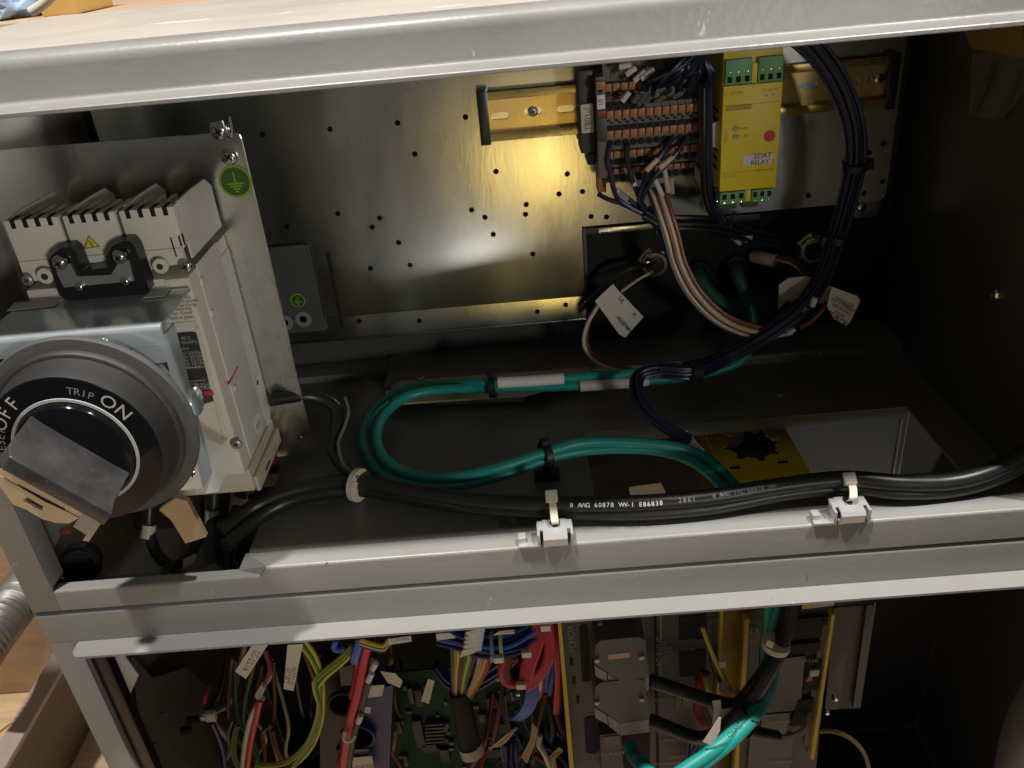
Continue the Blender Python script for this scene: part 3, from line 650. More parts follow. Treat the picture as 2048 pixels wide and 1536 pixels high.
for k, m in enumerate(('cream_wire', 'brown_wire', 'dark_red')):
    tube('wire', W((1530, 515 + k, .212), (1570, 522 - 4 * k, .203), (1600, 538 - 5 * k, .196), (1612, 565 - 3 * k, .180), (1614, 600, .165)), .0016, m, g2, 8)
tube('wire', W((1655, 605, .158), (1625, 640, .156), (1600, 655, .154)), .0022, 'dark_red', g2, 8)
tube('sleeve', W((1575, 668, .150), (1590, 658, .150)), .0016, 'white_wire', g2, 8, 2)
tube('sleeve', W((1624, 612, .152), (1630, 595, .152)), .0022, 'white_wire', g2, 8, 2)
cl = tag(bpy.data.objects.new('white_strips', None), 'pair of small cream marker strips above the dark glands', 'markers'); col.objects.link(cl); cl.location = PY(1485, 478, .2)
for a, b2 in (((1464, 474, .2), (1481, 488, .2)), ((1480, 466, .2), (1504, 475, .2)), ((1472, 470, .2), (1494, 482, .2))): tube('marker_strip', W(a, b2), .0016, 'cream', cl, 6, 2)
# thin brown/white loop at the left of the tags
lw = thing('looped_pair', 'thin brown and white wire pair looping below the white tag', 'wires', PY(1180, 680, .17))
tube('wire', W((1306, 543, .200), (1275, 560, .195), (1243, 583, .185)), .0010, 'cream_wire', lw, 8)
tube('wire', W((1196, 612, .186), (1174, 650, .184), (1168, 690, .182), (1190, 722, .178), (1225, 738, .174), (1262, 744, .172)), .0014, 'cream_wire', lw, 8)
tube('wire', W((1196, 604, .188), (1178, 646, .186), (1174, 688, .184), (1195, 716, .180), (1228, 732, .176), (1264, 738, .174)), .0014, 'brown_wire', lw, 8)
def flag(name, label, px, y, m='label_cream', lines=()):
    t = thing(name, label, 'tag', PY(px[0][0], px[0][1], y), 'white cable tags')
    quad('card', px, y, .0005, m, t)
    for (x, yy, rdir, s, sz) in lines:
        a = PY(x, yy, y - .0002); b2 = PY(x + rdir[0], yy + rdir[1], y - .0002) - a; b2.normalize()
        text('print', s, a, b2, V((0, 0, 1)) - b2 * b2.z if abs(b2.z) < .95 else V((1, 0, 0)), sz, 'print_dark', t)
    return t
flag('wire_tag', 'white card tag hanging by a string from the left chrome gland', [(1190, 602), (1226, 568), (1234, 578), (1287, 634), (1250, 676), (1238, 668)], .183, lines=[(1248, 648, (7, 9), 'E12345', .0040), (1240, 640, (7, 9), '18-2C', .0036), (1270, 628, (7, 9), 'e', .006), (1255, 655, (7, 9), 'AWM', .0036), (1243, 600, (7, 9), 'UL', .0050)])
flag('wire_tag', 'white card tag with several lines of print at far right', [(1664, 574), (1714, 592), (1721, 601), (1700, 645), (1692, 651), (1668, 638), (1654, 612)], .150, lines=[(1688, 604, (9, 5), 'CAT 5E STP', .0030), (1686, 610, (9, 5), 'IND ETHERNET', .0030), (1682, 618, (9, 5), '4PR 24AWG', .0030), (1678, 628, (9, 5), 'E1234', .0034), (1674, 638, (9, 6), 'TURCK', .0055)])
wc = thing('folded_card', 'blank white folded card behind the turning blue bundle', 'card', PY(1610, 590, .17))
sheet('panel', W((1577, 556, .172), (1612, 553, .170), (1640, 560, .168), (1664, 575, .166), (1656, 610, .166), (1620, 604, .168), (1575, 602, .172), (1560, 600, .174), (1560, 572, .174)), [], V((0, .0006, 0)), 'label_cream', wc)
quad('fold', [(1558, 570), (1577, 556), (1575, 600), (1557, 618)], [.1715, .1715, .1715, .1715], .0006, 'label_cream', wc)

# ------------------------------------------------------------------ slotted steel strip and cables on the floor
def WZ(*pp): return [PZ(*p) for p in pp]
ss = thing('slotted_strip', 'slotted bare steel strip lying under the teal cables', 'strip', PZ(980, 770, .006))
c4 = WZ((800, 762, .010), (1178, 734, .010), (1186, 752, .010), (1050, 790, .010), (806, 806, .010), (782, 806, .010))
def shole(px, py, z, w, d):
    c = PZ(px, py, z); return [c + V((-w, -d, 0)), c + V((w, -d, 0)), c + V((w, d, 0)), c + V((-w, d, 0))]
sheet('strip', c4, [shole(832, 772, .010, .004, .0022), shole(905, 777, .010, .006, .002)], V((0, 0, -.0014)), 'strip_steel', ss)
sheet('tab', WZ((782, 770, .009), (800, 764, .009), (806, 806, .009), (786, 812, .009)), [], V((0, 0, -.0012)), 'steel_dull', ss)
sheet('front_lip', [PZ(870, 796, .009), PZ(1048, 789, .009), PZ(1048, 789, .009) + V((0, 0, -.006)), PZ(870, 796, .009) + V((0, 0, -.006))], [], V((0, .001, 0)), 'galv', ss)
screw(PZ(842, 757, .0106), ZA, .0032, ss, 'steel_dull')
for px in (1045, 1095): obox('slot_rim', PZ(px, 754 - (px - 1045) * .03, .0104), XA * .004, YA * .0016, ZA * .0007, 'rail_dull', ss)
tc = thing('teal_cable_loop', 'two teal network cables looped across the cabinet floor', 'cables', PZ(760, 870, .01))
A = WZ((1500, 1010, -.03), (1462, 962, -.012), (1405, 912, .004), (1330, 890, .014), (1235, 884, .018), (1160, 887, .020), (1092, 903, .020), (1010, 931, .018), (930, 952, .014), (860, 955, .011), (798, 938, .011), (760, 905, .012), (752, 868, .013), (768, 830, .014), (810, 797, .015), (870, 781, .016), (980, 776, .017), (1080, 775, .016), (1160, 772, .016), (1240, 766, .016), (1320, 758, .016), (1400, 748, .018), (1470, 728, .022), (1500, 700, .03))
B2 = WZ((1482, 1018, -.03), (1444, 972, -.012), (1388, 926, .002), (1320, 903, .010), (1235, 897, .013), (1160, 902, .014), (1092, 918, .014), (1010, 948, .012), (930, 968, .008), (855, 971, .006), (780, 955, .005), (738, 918, .005), (727, 872, .006), (745, 822, .008), (795, 787, .010), (860, 770, .012), (980, 766, .022), (1080, 760, .022), (1180, 754, .022), (1260, 748, .022), (1330, 744, .022), (1400, 738, .024), (1460, 722, .026), (1490, 700, .034))
rj = random.Random(2)
def kink(P, a=.0005): return [q + V((rj.uniform(-a, a), rj.uniform(-a, a), rj.uniform(-a, a))) for q in P]
tube('cable', kink(A), .0035, 'teal', tc, 12, 5); tube('cable', kink(B2), .0035, 'teal', tc, 12, 5)
tube('label_sleeve', WZ((1160, 772, .0168), (1240, 766.5, .0168), (1296, 761, .0168)), .0040, 'label_cream', tc, 12, 3)
tube('label_sleeve', WZ((996, 765.5, .0225), (1060, 762, .0225), (1128, 757, .0225)), .0040, 'label_white', tc, 12, 3)
def tie2(px, py, z, dx, dy, R, m, label, head=ZA):
    p = PZ(px, py, z); d = PZ(px + dx, py + dy, z) - p
    return tie(p, d, R, m, label, hd=V(head))
tie2(985, 772, .019, 20, -1, .0082, 'tie_black', 'black cable tie on the teal cables near the steel strip')
t = tie2(1092, 910, .017, 20, -6, .0082, 'tie_black', 'black cable tie and push mount on the front run of teal cables')
obox('push_mount', PZ(1094, 948, .004), XA * .008, YA * .0035, ZA * .003, 'tie_black', t, .0008); obox('push_mount', PZ(1092, 928, .008), XA * .0030, YA * .002, ZA * .008, 'tie_black', t, .0006)
tg2 = flag('wire_tag', 'small white lettered tag on the blue cable above the yellow fan cover', [(1352, 867), (1374, 861), (1410, 902), (1392, 918)], .088, lines=[(1380, 884, (10, 12), '718-17', .0060)])
# opening in the floor: yellow fan cover and silver duct of the lower cabinet
fc = thing('fan_cover', 'yellow plastic cover with black toothed round opening under the floor', 'cover', PZ(1500, 900, -.03))
zy = -.030
Y4 = WZ((1380, 835, zy), (1552, 815, zy), (1640, 985, zy), (1462, 1010, zy))
yx0, yx1 = PZ(1425, 900, zy).x, PZ(1590, 890, zy).x
yy0, yy1 = .030, PZ(1480, 838, zy).y
box('side', yx0 - .0002, yx0 + .0015, yy0, yy1, zy - .06, zy - .0022, 'yellow_deep', fc, .0003)
box('side', yx1 - .0015, yx1 + .0002, yy0, yy1, zy - .06, zy - .0022, 'yellow_deep', fc, .0003)
cc = PZ(1503, 888, zy)
gear = []
for i in range(64):
    a = 2 * math.pi * i / 64; r = .0205 if (i % 8) < 3 else .0165
    gear.append(cc + V((r * math.cos(a), r * math.sin(a) * 1.05, .0008)))
sheet('top', [V((yx0, yy0, zy)), V((yx1, yy0, zy)), V((yx1, yy1, zy)), V((yx0, yy1, zy))], [[V((g.x, g.y, zy)) for g in gear]], V((0, 0, -.002)), 'yellow_plastic', fc)
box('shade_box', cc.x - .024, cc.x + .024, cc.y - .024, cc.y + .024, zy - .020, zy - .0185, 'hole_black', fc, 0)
for k in range(6):
    a = k * math.pi / 3 + .3; obox('fan_blade', cc + V((math.cos(a) * .0125, math.sin(a) * .0125, -.009)), V((math.cos(a), math.sin(a), 0)) * .0055, V((-math.sin(a) * .003, math.cos(a) * .003, .0022)), V((0, 0, .0004)), 'chip_dark', fc, 0)
lathe('hub', [(.0088, -.012), (.0088, -.0030), (.0078, -.0022)], cc, ZA, 'chip_dark', fc, 28)
for px, py in ((1470, 935), (1565, 924)): obox('vent_slot', PZ(px, py, zy + .0004), XA * .0035, YA * .0011, ZA * .0003, 'hole_black', fc, 0)
box('yellow_bar', PZ(1392, 980, -.02).x - .004, PZ(1392, 980, -.02).x + .002, .030, .060, -.022, -.020, 'yellow_deep', fc, .0004)
dp = thing('silver_duct', 'plain galvanised duct panel seen through the floor opening', 'panel', (0.5, .15, -.06))
dxr = PY(1806, 880, .146).x
sheet('panel', [V((yx1 - .03, .146, -.0030)), V((dxr, .146, -.0030)), V((dxr, .146, -.14)), V((yx1 - .03, .146, -.14))], [], V((0, .0015, 0)), 'duct', dp)
box('edge_fold', dxr - .0045, dxr - .0030, .1440, .1458, -.14, -.0032, 'galv', dp, .0004); box('edge_fold', dxr - .0005, dxr + .0010, .1440, .1478, -.14, -.0032, 'galv', dp, .0004)
pw = quad('pale_card', [(1258, 975), (1322, 966), (1336, 995), (1262, 1000)], .062, .0005, 'label_white'); tag(pw, 'pale blank card below the floor opening behind black cables', 'card')
# ------------------------------------------------------------------ black power cables along the front
bc = thing('black_power_cables', 'pair of thick black printed power cables along the front rim', 'cables', PZ(1200, 1010, .01))
ca = WZ((440, 1065, .004), (500, 1018, .006), (560, 988, .010), (640, 968, .012), (720, 964, .013), (820, 982, .013), (930, 998, .013), (1040, 1006, .013), (1160, 1008, .013), (1290, 1006, .013), (1420, 995, .013), (1560, 972, .015), (1690, 958, .016), (1800, 966, .014), (1900, 964, .012), (1985, 942, .016), (2060, 902, .026), (2150, 835, .045))
cb = WZ((452, 1090, .000), (510, 1040, .002), (570, 1004, .005), (650, 985, .007), (730, 980, .007), (830, 998, .007), (940, 1014, .007), (1050, 1022, .007), (1160, 1025, .007), (1290, 1025, .007), (1420, 1014, .007), (1560, 988, .009), (1690, 974, .010), (1800, 984, .008), (1900, 980, .006), (1985, 958, .010), (2060, 920, .020), (2150, 855, .039))
tube('cable', ca, .0049, 'cable_black', bc, 14, 6); tube('cable', cb, .0046, 'cable_black', bc, 14, 6)
cpath = WZ((540, 800, .055), (600, 792, .050), (640, 797, .045), (672, 818, .038), (672, 868, .026), (668, 905, .018), (705, 950, .012), (760, 975, .010), (860, 1000, .010), (960, 1010, .008))
tube('cable', cpath, .0042, 'cable_black', bc, 12, 6)
tube('thin_wire', WZ((690, 795, .044), (697, 822, .038), (690, 850, .032), (677, 885, .026), (685, 925, .020), (715, 955, .019)), .0011, 'hose_grey', bc, 8)
# printing on the front cable, laid along its visible side
pa = catmull(ca, 8)
def cable_print(s, px0, px1, py_of, z, m, n_parent, size=.0042):
    n = len(s)
    for i, ch in enumerate(s):
        if ch == ' ': continue
        px = px0 + (px1 - px0) * i / max(1, n - 1); c = PZ(px, py_of(px), z); d = PZ(px + 6, py_of(px + 6), z) - c; d.normalize()
        tocam = (CP - c).normalized(); up = tocam.cross(d); 
        text('print', ch, c + tocam * .0012, d, up, size, m, n_parent)
def pyc(px):
    best = 1006
    xs = [1040, 1160, 1290, 1420, 1560]; ys = [1006, 1008, 1006, 995, 972]
    for i in range(4):
        if xs[i] <= px <= xs[i + 1]: best = ys[i] + (ys[i + 1] - ys[i]) * (px - xs[i]) / (xs[i + 1] - xs[i])
    return best
cable_print('8 AWG 60878 VW-1 E86838', 1143, 1322, lambda x: pyc(x) + 3, .0172, 'print_white', bc, .0036)
cable_print('2861', 1360, 1388, lambda x: pyc(x) + 1, .0172, 'print_dim', bc, .0036)
cable_print('8 AWG 1/C 60878 VW-1', 1428, 1560, lambda x: pyc(x) - 1, .0172, 'print_dim', bc, .0034)
# steel clips on the rim with white ties
def clip(px, py, label, tlabel, hx, hy, flip):
    c = PZ(px, py, .0005); t = thing('rim_clip', label, 'clip', c, 'steel cable clips on the rim')
    w, h, dp2 = .0094, .0085, .0115
    extrude_x('saddle', [(c.y - .0015, .0006), (c.y - .0030, h - .002)] + [(c.y - .0030 + .0018, h), (c.y + dp2, h + .001), (c.y + dp2, h - .0004), (c.y - .0008, h - .0014), (c.y - .0016, h - .0028), (c.y - .0001, .0006)], c.x - w * .72, c.x + w * .72, 'clip_steel', t)
    for s in (-1, 1):
        obox('side_leg', V((c.x + s * w, c.y + .004, h * .55)), XA * .0008, YA * .0055, ZA * h * .5, 'clip_steel', t, .0004)
        obox('bridge', V((c.x + s * w * .86, c.y + .0070, h + .0002)), XA * w * .2, YA * .0040, ZA * .0006, 'clip_steel', t, .0003)
    obox('foot', V((c.x - w - .0055, c.y + .0005, .0012)), XA * .0062, YA * .0020, ZA * .0007, 'clip_steel', t, .0003)
    obox('hook', V((c.x - w - .0095, c.y + .0045, .0030)), XA * .0022, YA * .0028, ZA * .0022, 'clip_steel', t, .0005)
    lathe('notch', [(.0030, 0), (.0030, .0006)], V((c.x + .0004, c.y + .0085, h + .0006)), ZA, 'hole_black', t, 16)
    tt = thing('cable_tie', tlabel, 'cable tie', PZ(hx, hy, .018), 'white cable ties on the black cables')
    hp_ = PZ(hx, hy, .019); fr_ = V((c.x + .0006, c.y + .0070, h + .0008)); 
    obox('head', hp_, XA * .0035, V((0, .0028, .0022)), V((0, -.0011, .0014)), 'tie_white', tt, .0007)
    s_ = [hp_, hp_ + V((.0004, -.0045, -.0030)), hp_.lerp(fr_, .62) + V((0, -.0052, .0008)), fr_ + V((0, -.002, .0022)), fr_]
    pp = catmull(s_, 5); vs, fs = [], []
    for i, q in enumerate(pp):
        for sx in (-1, 1):
            vs.append(q + XA * .0021 * sx); vs.append(q + XA * .0021 * sx + V((0, -.0007, .0005)))
    for i in range(len(pp) - 1):
        a = i * 4; fs += [(a, a + 4, a + 6, a + 2), (a + 1, a + 3, a + 7, a + 5), (a, a + 1, a + 5, a + 4), (a + 2, a + 6, a + 7, a + 3)]
    obj('strap', vs, fs, 'tie_white', tt, True)
    return t
clip(1112, 1089, 'steel saddle clip at the middle of the front rim', 'white cable tie holding black cables to the middle clip', 1103, 993, 1)
clip(1702, 1043, 'steel saddle clip at the right of the front rim', 'white cable tie holding black cables to the right clip', 1699, 958, 1)
p = PZ(716, 970, .011); d = PZ(740, 975, .011) - p
tt = tie(p, d, .0100, 'tie_white', 'white cable tie around black cables below the breaker plate', head=PZ(708, 972, .024), w=.0017, group='white cable ties on the black cables')

# ================================================================== BREAKER on its plate
YP = 0.105
bpz = thing('breaker_plate', 'plain zinc plate behind the beige circuit breaker', 'plate', (0.08, YP, 0.0065))
pr = 0.1528
c0 = [V((pr - .004 + .004 * math.cos(math.radians(a)), YP, .2210 - .004 + .004 * math.sin(math.radians(a)))) for a in (0, 30, 60, 90)]
c1 = [V((pr - .004 + .004 * math.cos(math.radians(a)), YP, .0070 + .004 + .004 * math.sin(math.radians(a)))) for a in (-90, -60, -30, 0)]
sheet('panel', [V((.004, YP, .0070))] + c1 + c0 + [V((.004, YP, .2228))], [circle(PY(604, 872, YP), XA, ZA, .0016, 10)], V((0, .002, 0)), 'zinc', bpz)
screw(PY(438, 262, YP), FRONT, .0048, bpz, 'chrome'); screw(PY(459, 313, YP), FRONT, .0048, bpz, 'chrome', rot=.9)
sheet('bent_tab', W((452, 250, YP - .001), (457, 233, YP - .006), (463, 262, YP - .004), (455, 279, YP - .001)), [], V((.0012, 0, 0)), 'galv', bpz)
quad('tab_washer', [(419, 247), (444, 241), (456, 279), (447, 280), (436, 250), (421, 256)], YP - .0022, .0014, 'galv', bpz)
s2 = thing('earth_sticker', 'large green round earth sticker on the zinc plate by the breaker', 'sticker', PY(471, 362, YP - .0002))
earth_sticker(PY(471, 363, YP - .0003), .0094, '', '', parent=s2)

br = thing('circuit_breaker', 'beige three pole circuit breaker with black lever and steel bracket', 'circuit breaker', (0.088, YP, 0.03))
BX0, BX1, BYF = 0.0450, 0.1305, 0.0375
box('body', BX0, BX1, BYF, YP - .001, 0.0400, 0.1640, 'beige', br, 0.0012)
box('side_panel', BX1 + .0001, BX1 + .0010, .0500, .0860, 0.0420, 0.1660, 'beige_side', br, 0.0004)
box('side_panel', BX1 + .0001, BX1 + .0007, .0862, YP - .002, 0.0450, 0.1560, 'beige_side', br, 0.0003)
box('lower_cover', BX0 + .001, BX1 + .0010, .0420, YP - .004, 0.0240, 0.0398, 'cream', br, 0.0014)
box('side_ear', BX1 + .0012, BX1 + .0038, .0440, .1000, 0.0225, 0.0330, 'cream', br, 0.0010)
box('ear_slot', BX1 + .0037, BX1 + .0041, .0590, .0700, 0.0262, 0.0275, 'hole_black', br, 0.0)
# upper terminal covers: three pole sections with vent slots
cz0, cz1, cyf = 0.1665, 0.2000, 0.0410
w3 = (0.1313 - BX0) / 3
for k in range(3):
    x0, x1 = BX0 + k * w3 + (.0011 if k else 0), BX0 + (k + 1) * w3 - (.0011 if k < 2 else 0)
    cvo = box('terminal_cover', x0, x1, cyf, cyf + .0080, cz0 + .012, cz1, 'beige', br, 0.0007)
    for j in range(5):
        xa = x0 + .0012 + j * (x1 - x0 - .0024) / 4
        box('rib', xa - .0013, xa + .0013, cyf + .0080, cyf + .026, cz1 - .0085, cz1 - .0004, 'beige_side', cvo, 0.0003)
    for j in range(4):
        xa = x0 + .0012 + (j + .5) * (x1 - x0 - .0024) / 4
        box('vent_slot', xa - .0012, xa + .0012, cyf - .0001, cyf + .0081, cz1 - .0042, cz1 + .0002, 'hole_black', cvo, 0.0)
        box('vent_floor', xa - .0016, xa + .0016, cyf + .0082, cyf + .026, cz1 - .0085, cz1 - .0060, 'terminal_dark', cvo, 0.0)
    for s in ((0,) if k < 2 else (0, 1)):
        xd = x0 - .0005 if s == 0 else x1 - .0014
        sheet('divider', [V((xd, cyf + .008, cz1 - .008)), V((xd, cyf + .008, cz1 + .0004)), V((xd, cyf + .030, cz1 + .0004)), V((xd, cyf + .052, cz1 - .0005)), V((xd, cyf + .060, cz1 - .006)), V((xd, cyf + .060, cz1 - .030)), V((xd, cyf + .008, cz1 - .030))], [], V((.0013, 0, 0)), 'beige_side', cvo)
    xm = (x0 + x1) / 2
    lathe('terminal_recess', [(.0098, 0), (.0098, .010), (.0080, .011), (.0080, .001)], V((xm, cyf + .044, cz1 - .022)), ZA, 'terminal_dark', cvo, 24)
    box('terminal_deck', x0 + .0012, x1 - .0022, cyf + .026, cyf + .058, cz1 - .024, cz1 - .0115, 'chip_grey', cvo, 0.0006)
for xg in (BX0 + w3, BX0 + 2 * w3): box('gap_filler', xg - .0010, xg + .0010, cyf + .0015, cyf + .0080, cz0 + .012, cz1 - .0012, 'chip_grey', br, 0.0003)
# face below the vents, with cut-outs for the lever arms
fz = 0.1640
def fp(px, py, y=cyf): return PY(px, py, y)
face = [V((BX0, cyf, cz0 + .0119)), V((.1313, cyf, cz0 + .0119)), V((.1313, cyf, fp(353, 470).z)), V((.1296, cyf, fp(353, 472).z)), V((.1296, cyf, .1700)), V((fp(335, 518).x, cyf, .1695)), V((fp(275, 545).x, cyf, .1675)), V((fp(110, 565).x, cyf, .1675)), V((BX0, cyf, .1675))]
sheet('cover_face', face, [[fp(110, 480), fp(136, 477), fp(143, 492), fp(112, 495)], [fp(228, 473), fp(252, 469), fp(259, 484), fp(232, 487)]], V((0, .003, 0)), 'beige', br)
for q in ([(112, 487), (142, 483), (146, 500), (112, 502)], [(230, 480), (258, 474), (262, 492), (232, 494)]): quad('latch', q, cyf + .0032, .002, 'galv', br)
def ear(px, py, r):
    c = PY(px, py, BYF - .0012); e = lathe('screw_ear', [(r, 0), (r, .0018), (r * .9, .0022)], c + V((0, .0012, 0)), FRONT, 'beige', br, 20)
    lathe('screw_hole', [(r * .42, .0022), (r * .42, .0024)], c + V((0, .0012, 0)), FRONT, 'terminal_dark', e, 14)
ear(321, 532, .0040); ear(91, 552, .0042)
screw(PY(372, 532, BYF - .001), FRONT, .0030, br, 'chrome'); screw(PY(56, 560, BYF - .001), FRONT, .0030, br, 'steel_dull'); screw(PY(473, 887, BYF - .001), FRONT, .0034, br, 'steel_dull')
obox('cover_line', (PY(345, 474, cyf) + PY(357, 513, cyf)) / 2 + V((-.0010, -.0002, 0)), (PY(345, 474, cyf) - PY(357, 513, cyf)) / 2, YA * .0002, XA * .0003, 'hole_black', br, 0)
# warning triangle
tri = [PY(172, 527, cyf - .0004), PY(199, 493, cyf - .0004), PY(176, 471, cyf - .0004)]
tri = [PY(169, 497, cyf - .0003), PY(199, 493, cyf - .0003), PY(177, 471, cyf - .0003)]
w_ = sheet('warning_label', tri, [], V((0, .0002, 0)), 'sticker_yellow', br)
cen = sum(tri, V((0, 0, 0))) / 3
bm = bmesh.new()
for i in range(3):
    a, b2 = tri[i], tri[(i + 1) % 3]; m_ = (a + b2) / 2; dd = (b2 - a) / 2
    bm_box(bm, m_.lerp(cen, .04) + V((0, -.0001, 0)), dd * .96, YA * .00005, dd.cross(YA).normalized() * .00025)
bm_box(bm, cen + V((0, -.0002, .0004)), V((-.0004, 0, .0013)), YA * .00005, V((.0003, 0, .0001))); bm_box(bm, cen + V((.0005, -.0002, -.0011)), V((-.0004, 0, .0011)), YA * .00005, V((.0003, 0, .0001)))
from_bm('warning_mark', bm, 'print_beige', w_)
# rating label, notes, red trip button, side stickers
yL = BYF - .0004
rl_ = quad('rating_label', [(325, 668), (384, 663), (402, 668), (435, 800), (395, 812), (345, 815)], yL, .0003, 'label_dark', br)
def row(s, px, py, size, m, par=br, y=yL - .0002): text('print', s, PY(px, py, y), XA, ZA, size, m, par)
for s, px, py, sz in (('40 C', 372, 676, .0028), ('Ui=690V ~ 50/60Hz', 356, 686, .0026), ('Icu/Ics', 366, 697, .0026), ('230V 50/50kA', 381, 706, .0026), ('400V 30/30kA', 384, 713, .0026), ('440V 25/25kA', 386, 720, .0026), ('500V 18/18kA', 388, 727, .0026), ('690V 8/8kA', 390, 734, .0026), ('PUSH', 404, 770, .0034), ('TO TRIP', 402, 777, .0034), ('IEC 60947-2', 372, 770, .0024)): row(s, px, py, sz, 'print_grey')
for py, x0, x1 in ((738, 352, 401), (764, 360, 411)): obox('rule', PY((x0 + x1) / 2, py - 2, yL - .0002), (PY(x1, py - 4, yL) - PY(x0, py, yL)) / 2, YA * .00005, ZA * .0002, 'print_grey', br, 0)
quad('square_mark', [(376, 789), (396, 786), (401, 802), (381, 805)], yL - .0003, .0002, 'label_white', br)
quad('trip_button', [(407, 783), (424, 781), (428, 790), (410, 792)], yL - .0012, .001, 'sticker_red', br)
for k, (px, py, s) in enumerate(((357, 596, 'WARNING'), (362, 603, 'Disconnect power'), (361, 611, 'before servicing'), (360, 618, 'or touching'), (353, 627, 'terminals. Cover'), (362, 635, 'Made in Japan'))): row(s, px, py, .0026, 'print_beige')
quad('recess_frame', [(390, 655), (398, 654), (455, 880), (448, 881)], yL - .0006, .0006, 'beige', br); quad('recess_frame', [(322, 649), (392, 642), (394, 650), (322, 658)], yL - .0006, .0006, 'beige', br)
quad('recess_frame', [(330, 560), (378, 555), (379, 560), (330, 566)], yL - .0006, .0006, 'beige', br)
def side_sheet(name, px, m, x=BX1 + .0011, parent=br):
    return sheet(name, [PX(a, b2, x) for a, b2 in px], [], V((.0002, 0, 0)), m, parent)
side_sheet('side_sticker', [(511, 757), (514, 747), (518, 750), (541, 842), (534, 852)], 'label_white')
lathe('seal_sticker', [(.0068, 0), (.0068, .0003)], PX(516, 846, BX1 + .0011), XA, 'label_white', br, 28)
a = PX(516, 846, BX1 + .0016); text('seal_text', 'SEAL', a + V((0, 0, -.001)), YA, ZA, .0046, 'print_dim', br)
side_sheet('red_pen_mark', [(455, 768), (475, 732), (476, 734), (458, 770)], 'sticker_red')
lathe('logo', [(.0016, 0), (.0016, .0003)], PX(515, 765, BX1 + .0014), XA, 'print_dark', br, 14)
for px, py in ((404, 560), (425, 625), (470, 775)): obox('side_nub', PX(px, py, BX1 + .0012), XA * .0008, YA * .0020, ZA * .0016, 'beige_side', br, .0004)
# black operating lever fork with steel insert
yv = .0300
fork = [(97, 521), (105, 508), (123, 495), (140, 494), (151, 502), (164, 538), (170, 541), (214, 535), (217, 528), (213, 513), (223, 493), (243, 482), (260, 482), (270, 494), (299, 581), (287, 594), (132, 600), (118, 590)]
sheet('lever_fork', [PY(x, y, yv) for x, y in fork], [], V((0, .009, 0)), 'black_plastic', br)
ins = [(111, 531), (140, 528), (152, 553), (222, 550), (236, 527), (257, 520), (268, 562), (128, 575), (114, 548)]
sheet('lever_insert', [PY(x, y, yv - .0012) for x, y in ins], [], V((0, .001, 0)), 'steel_dull', br)
for px, py in ((121, 524), (240, 513)): screw(PY(px, py, yv - .0014), FRONT, .0037, br, 'chrome', h=.003)
for px, py in ((160, 573), (252, 562)): screw(PY(px, py, yv - .0016), FRONT, .0022, br, 'chrome', h=.002)
# ------------------------------------------------------------------ steel operating bracket
bk = thing('handle_bracket', 'shiny folded steel bracket between breaker and rotary handle', 'bracket', (0.088, -.003, 0.06))
KX0, KX1, KZ, KY = .0440, .1312, .1566, -.0115
extrude_x('top_fold', [(.0340, KZ + .0012), (.0340, KZ + .0027)] + [(y, z + .0020) for y, z in arc(KY + .0030, KZ - .0030 + .0006, .0030, 90, 180, 5)] + [(KY, KZ - .0080), (KY + .0015, KZ - .0080), (KY + .0016, KZ - .001), (KY + .004, KZ + .0012)], KX0, KX1, 'bracket_metal', bk)
kzb = PY(395, 978, KY).z
def kp(px, py): return PY(px, py, KY)
cut1 = [kp(183, 669), kp(250, 663), kp(256, 678), kp(264, 700), kp(275, 720), kp(296, 729), kp(334, 724), kp(352, 800), kp(300, 830), kp(220, 780)]
cut2 = [V((KX0 + .0005, KY, kp(20, 686).z)), kp(38, 681), kp(50, 693), kp(30, 730), V((KX0 + .0005, KY, kp(10, 750).z))]
sheet('front_face', [V((KX0, KY, KZ - .0081)), V((KX1, KY, KZ - .0081)), V((KX1 - .0040, KY, kzb)), V((KX0, KY, kzb))], [cut1, cut2], V((0, .0015, 0)), 'bracket_metal', bk)
sheet('rear_face', [V((KX0 + .002, .018, KZ)), V((KX1 - .030, .018, KZ)), V((KX1 - .030, .018, kzb)), V((KX0 + .002, .018, kzb))], [], V((0, .001, 0)), 'bracket_metal', bk)
screw(PY(213, 688, -.0090) , FRONT, .0046, bk, 'chrome', h=.006); screw(PY(386, 940, -.0080), FRONT, .0036, bk, 'chrome', h=.004)
sheet('right_flange', [V((KX1 - .0002, KY + .002, KZ - .004)), V((KX1 - .0002, .005, KZ - .004)), V((KX1 - .0042, .005, .064)), V((KX1 - .0042, KY + .002, kzb))], [], V((-.0012, 0, 0)), 'bracket_metal', bk)
lathe('side_boss', [(.0075, 0), (.0075, .002), (.006, .003)], V((KX1 - .003, .006, .108)), XA, 'bracket_metal', bk, 28)
for q in ([(14, 622), (30, 606), (124, 598), (108, 612)], [(285, 597), (303, 581), (343, 574), (330, 592)]):
    zt = KZ + .0034; sheet('paper_label', [PZ(x, y, zt) for x, y in q], [], V((0, 0, .0002)), 'label_cream', bk)
sheet('clear_shield', W((392, 870, .004), (473, 902, .020), (438, 984, .006), (390, 990, -.004)), [], V((0, .0008, 0)), 'clear_pale', bk)
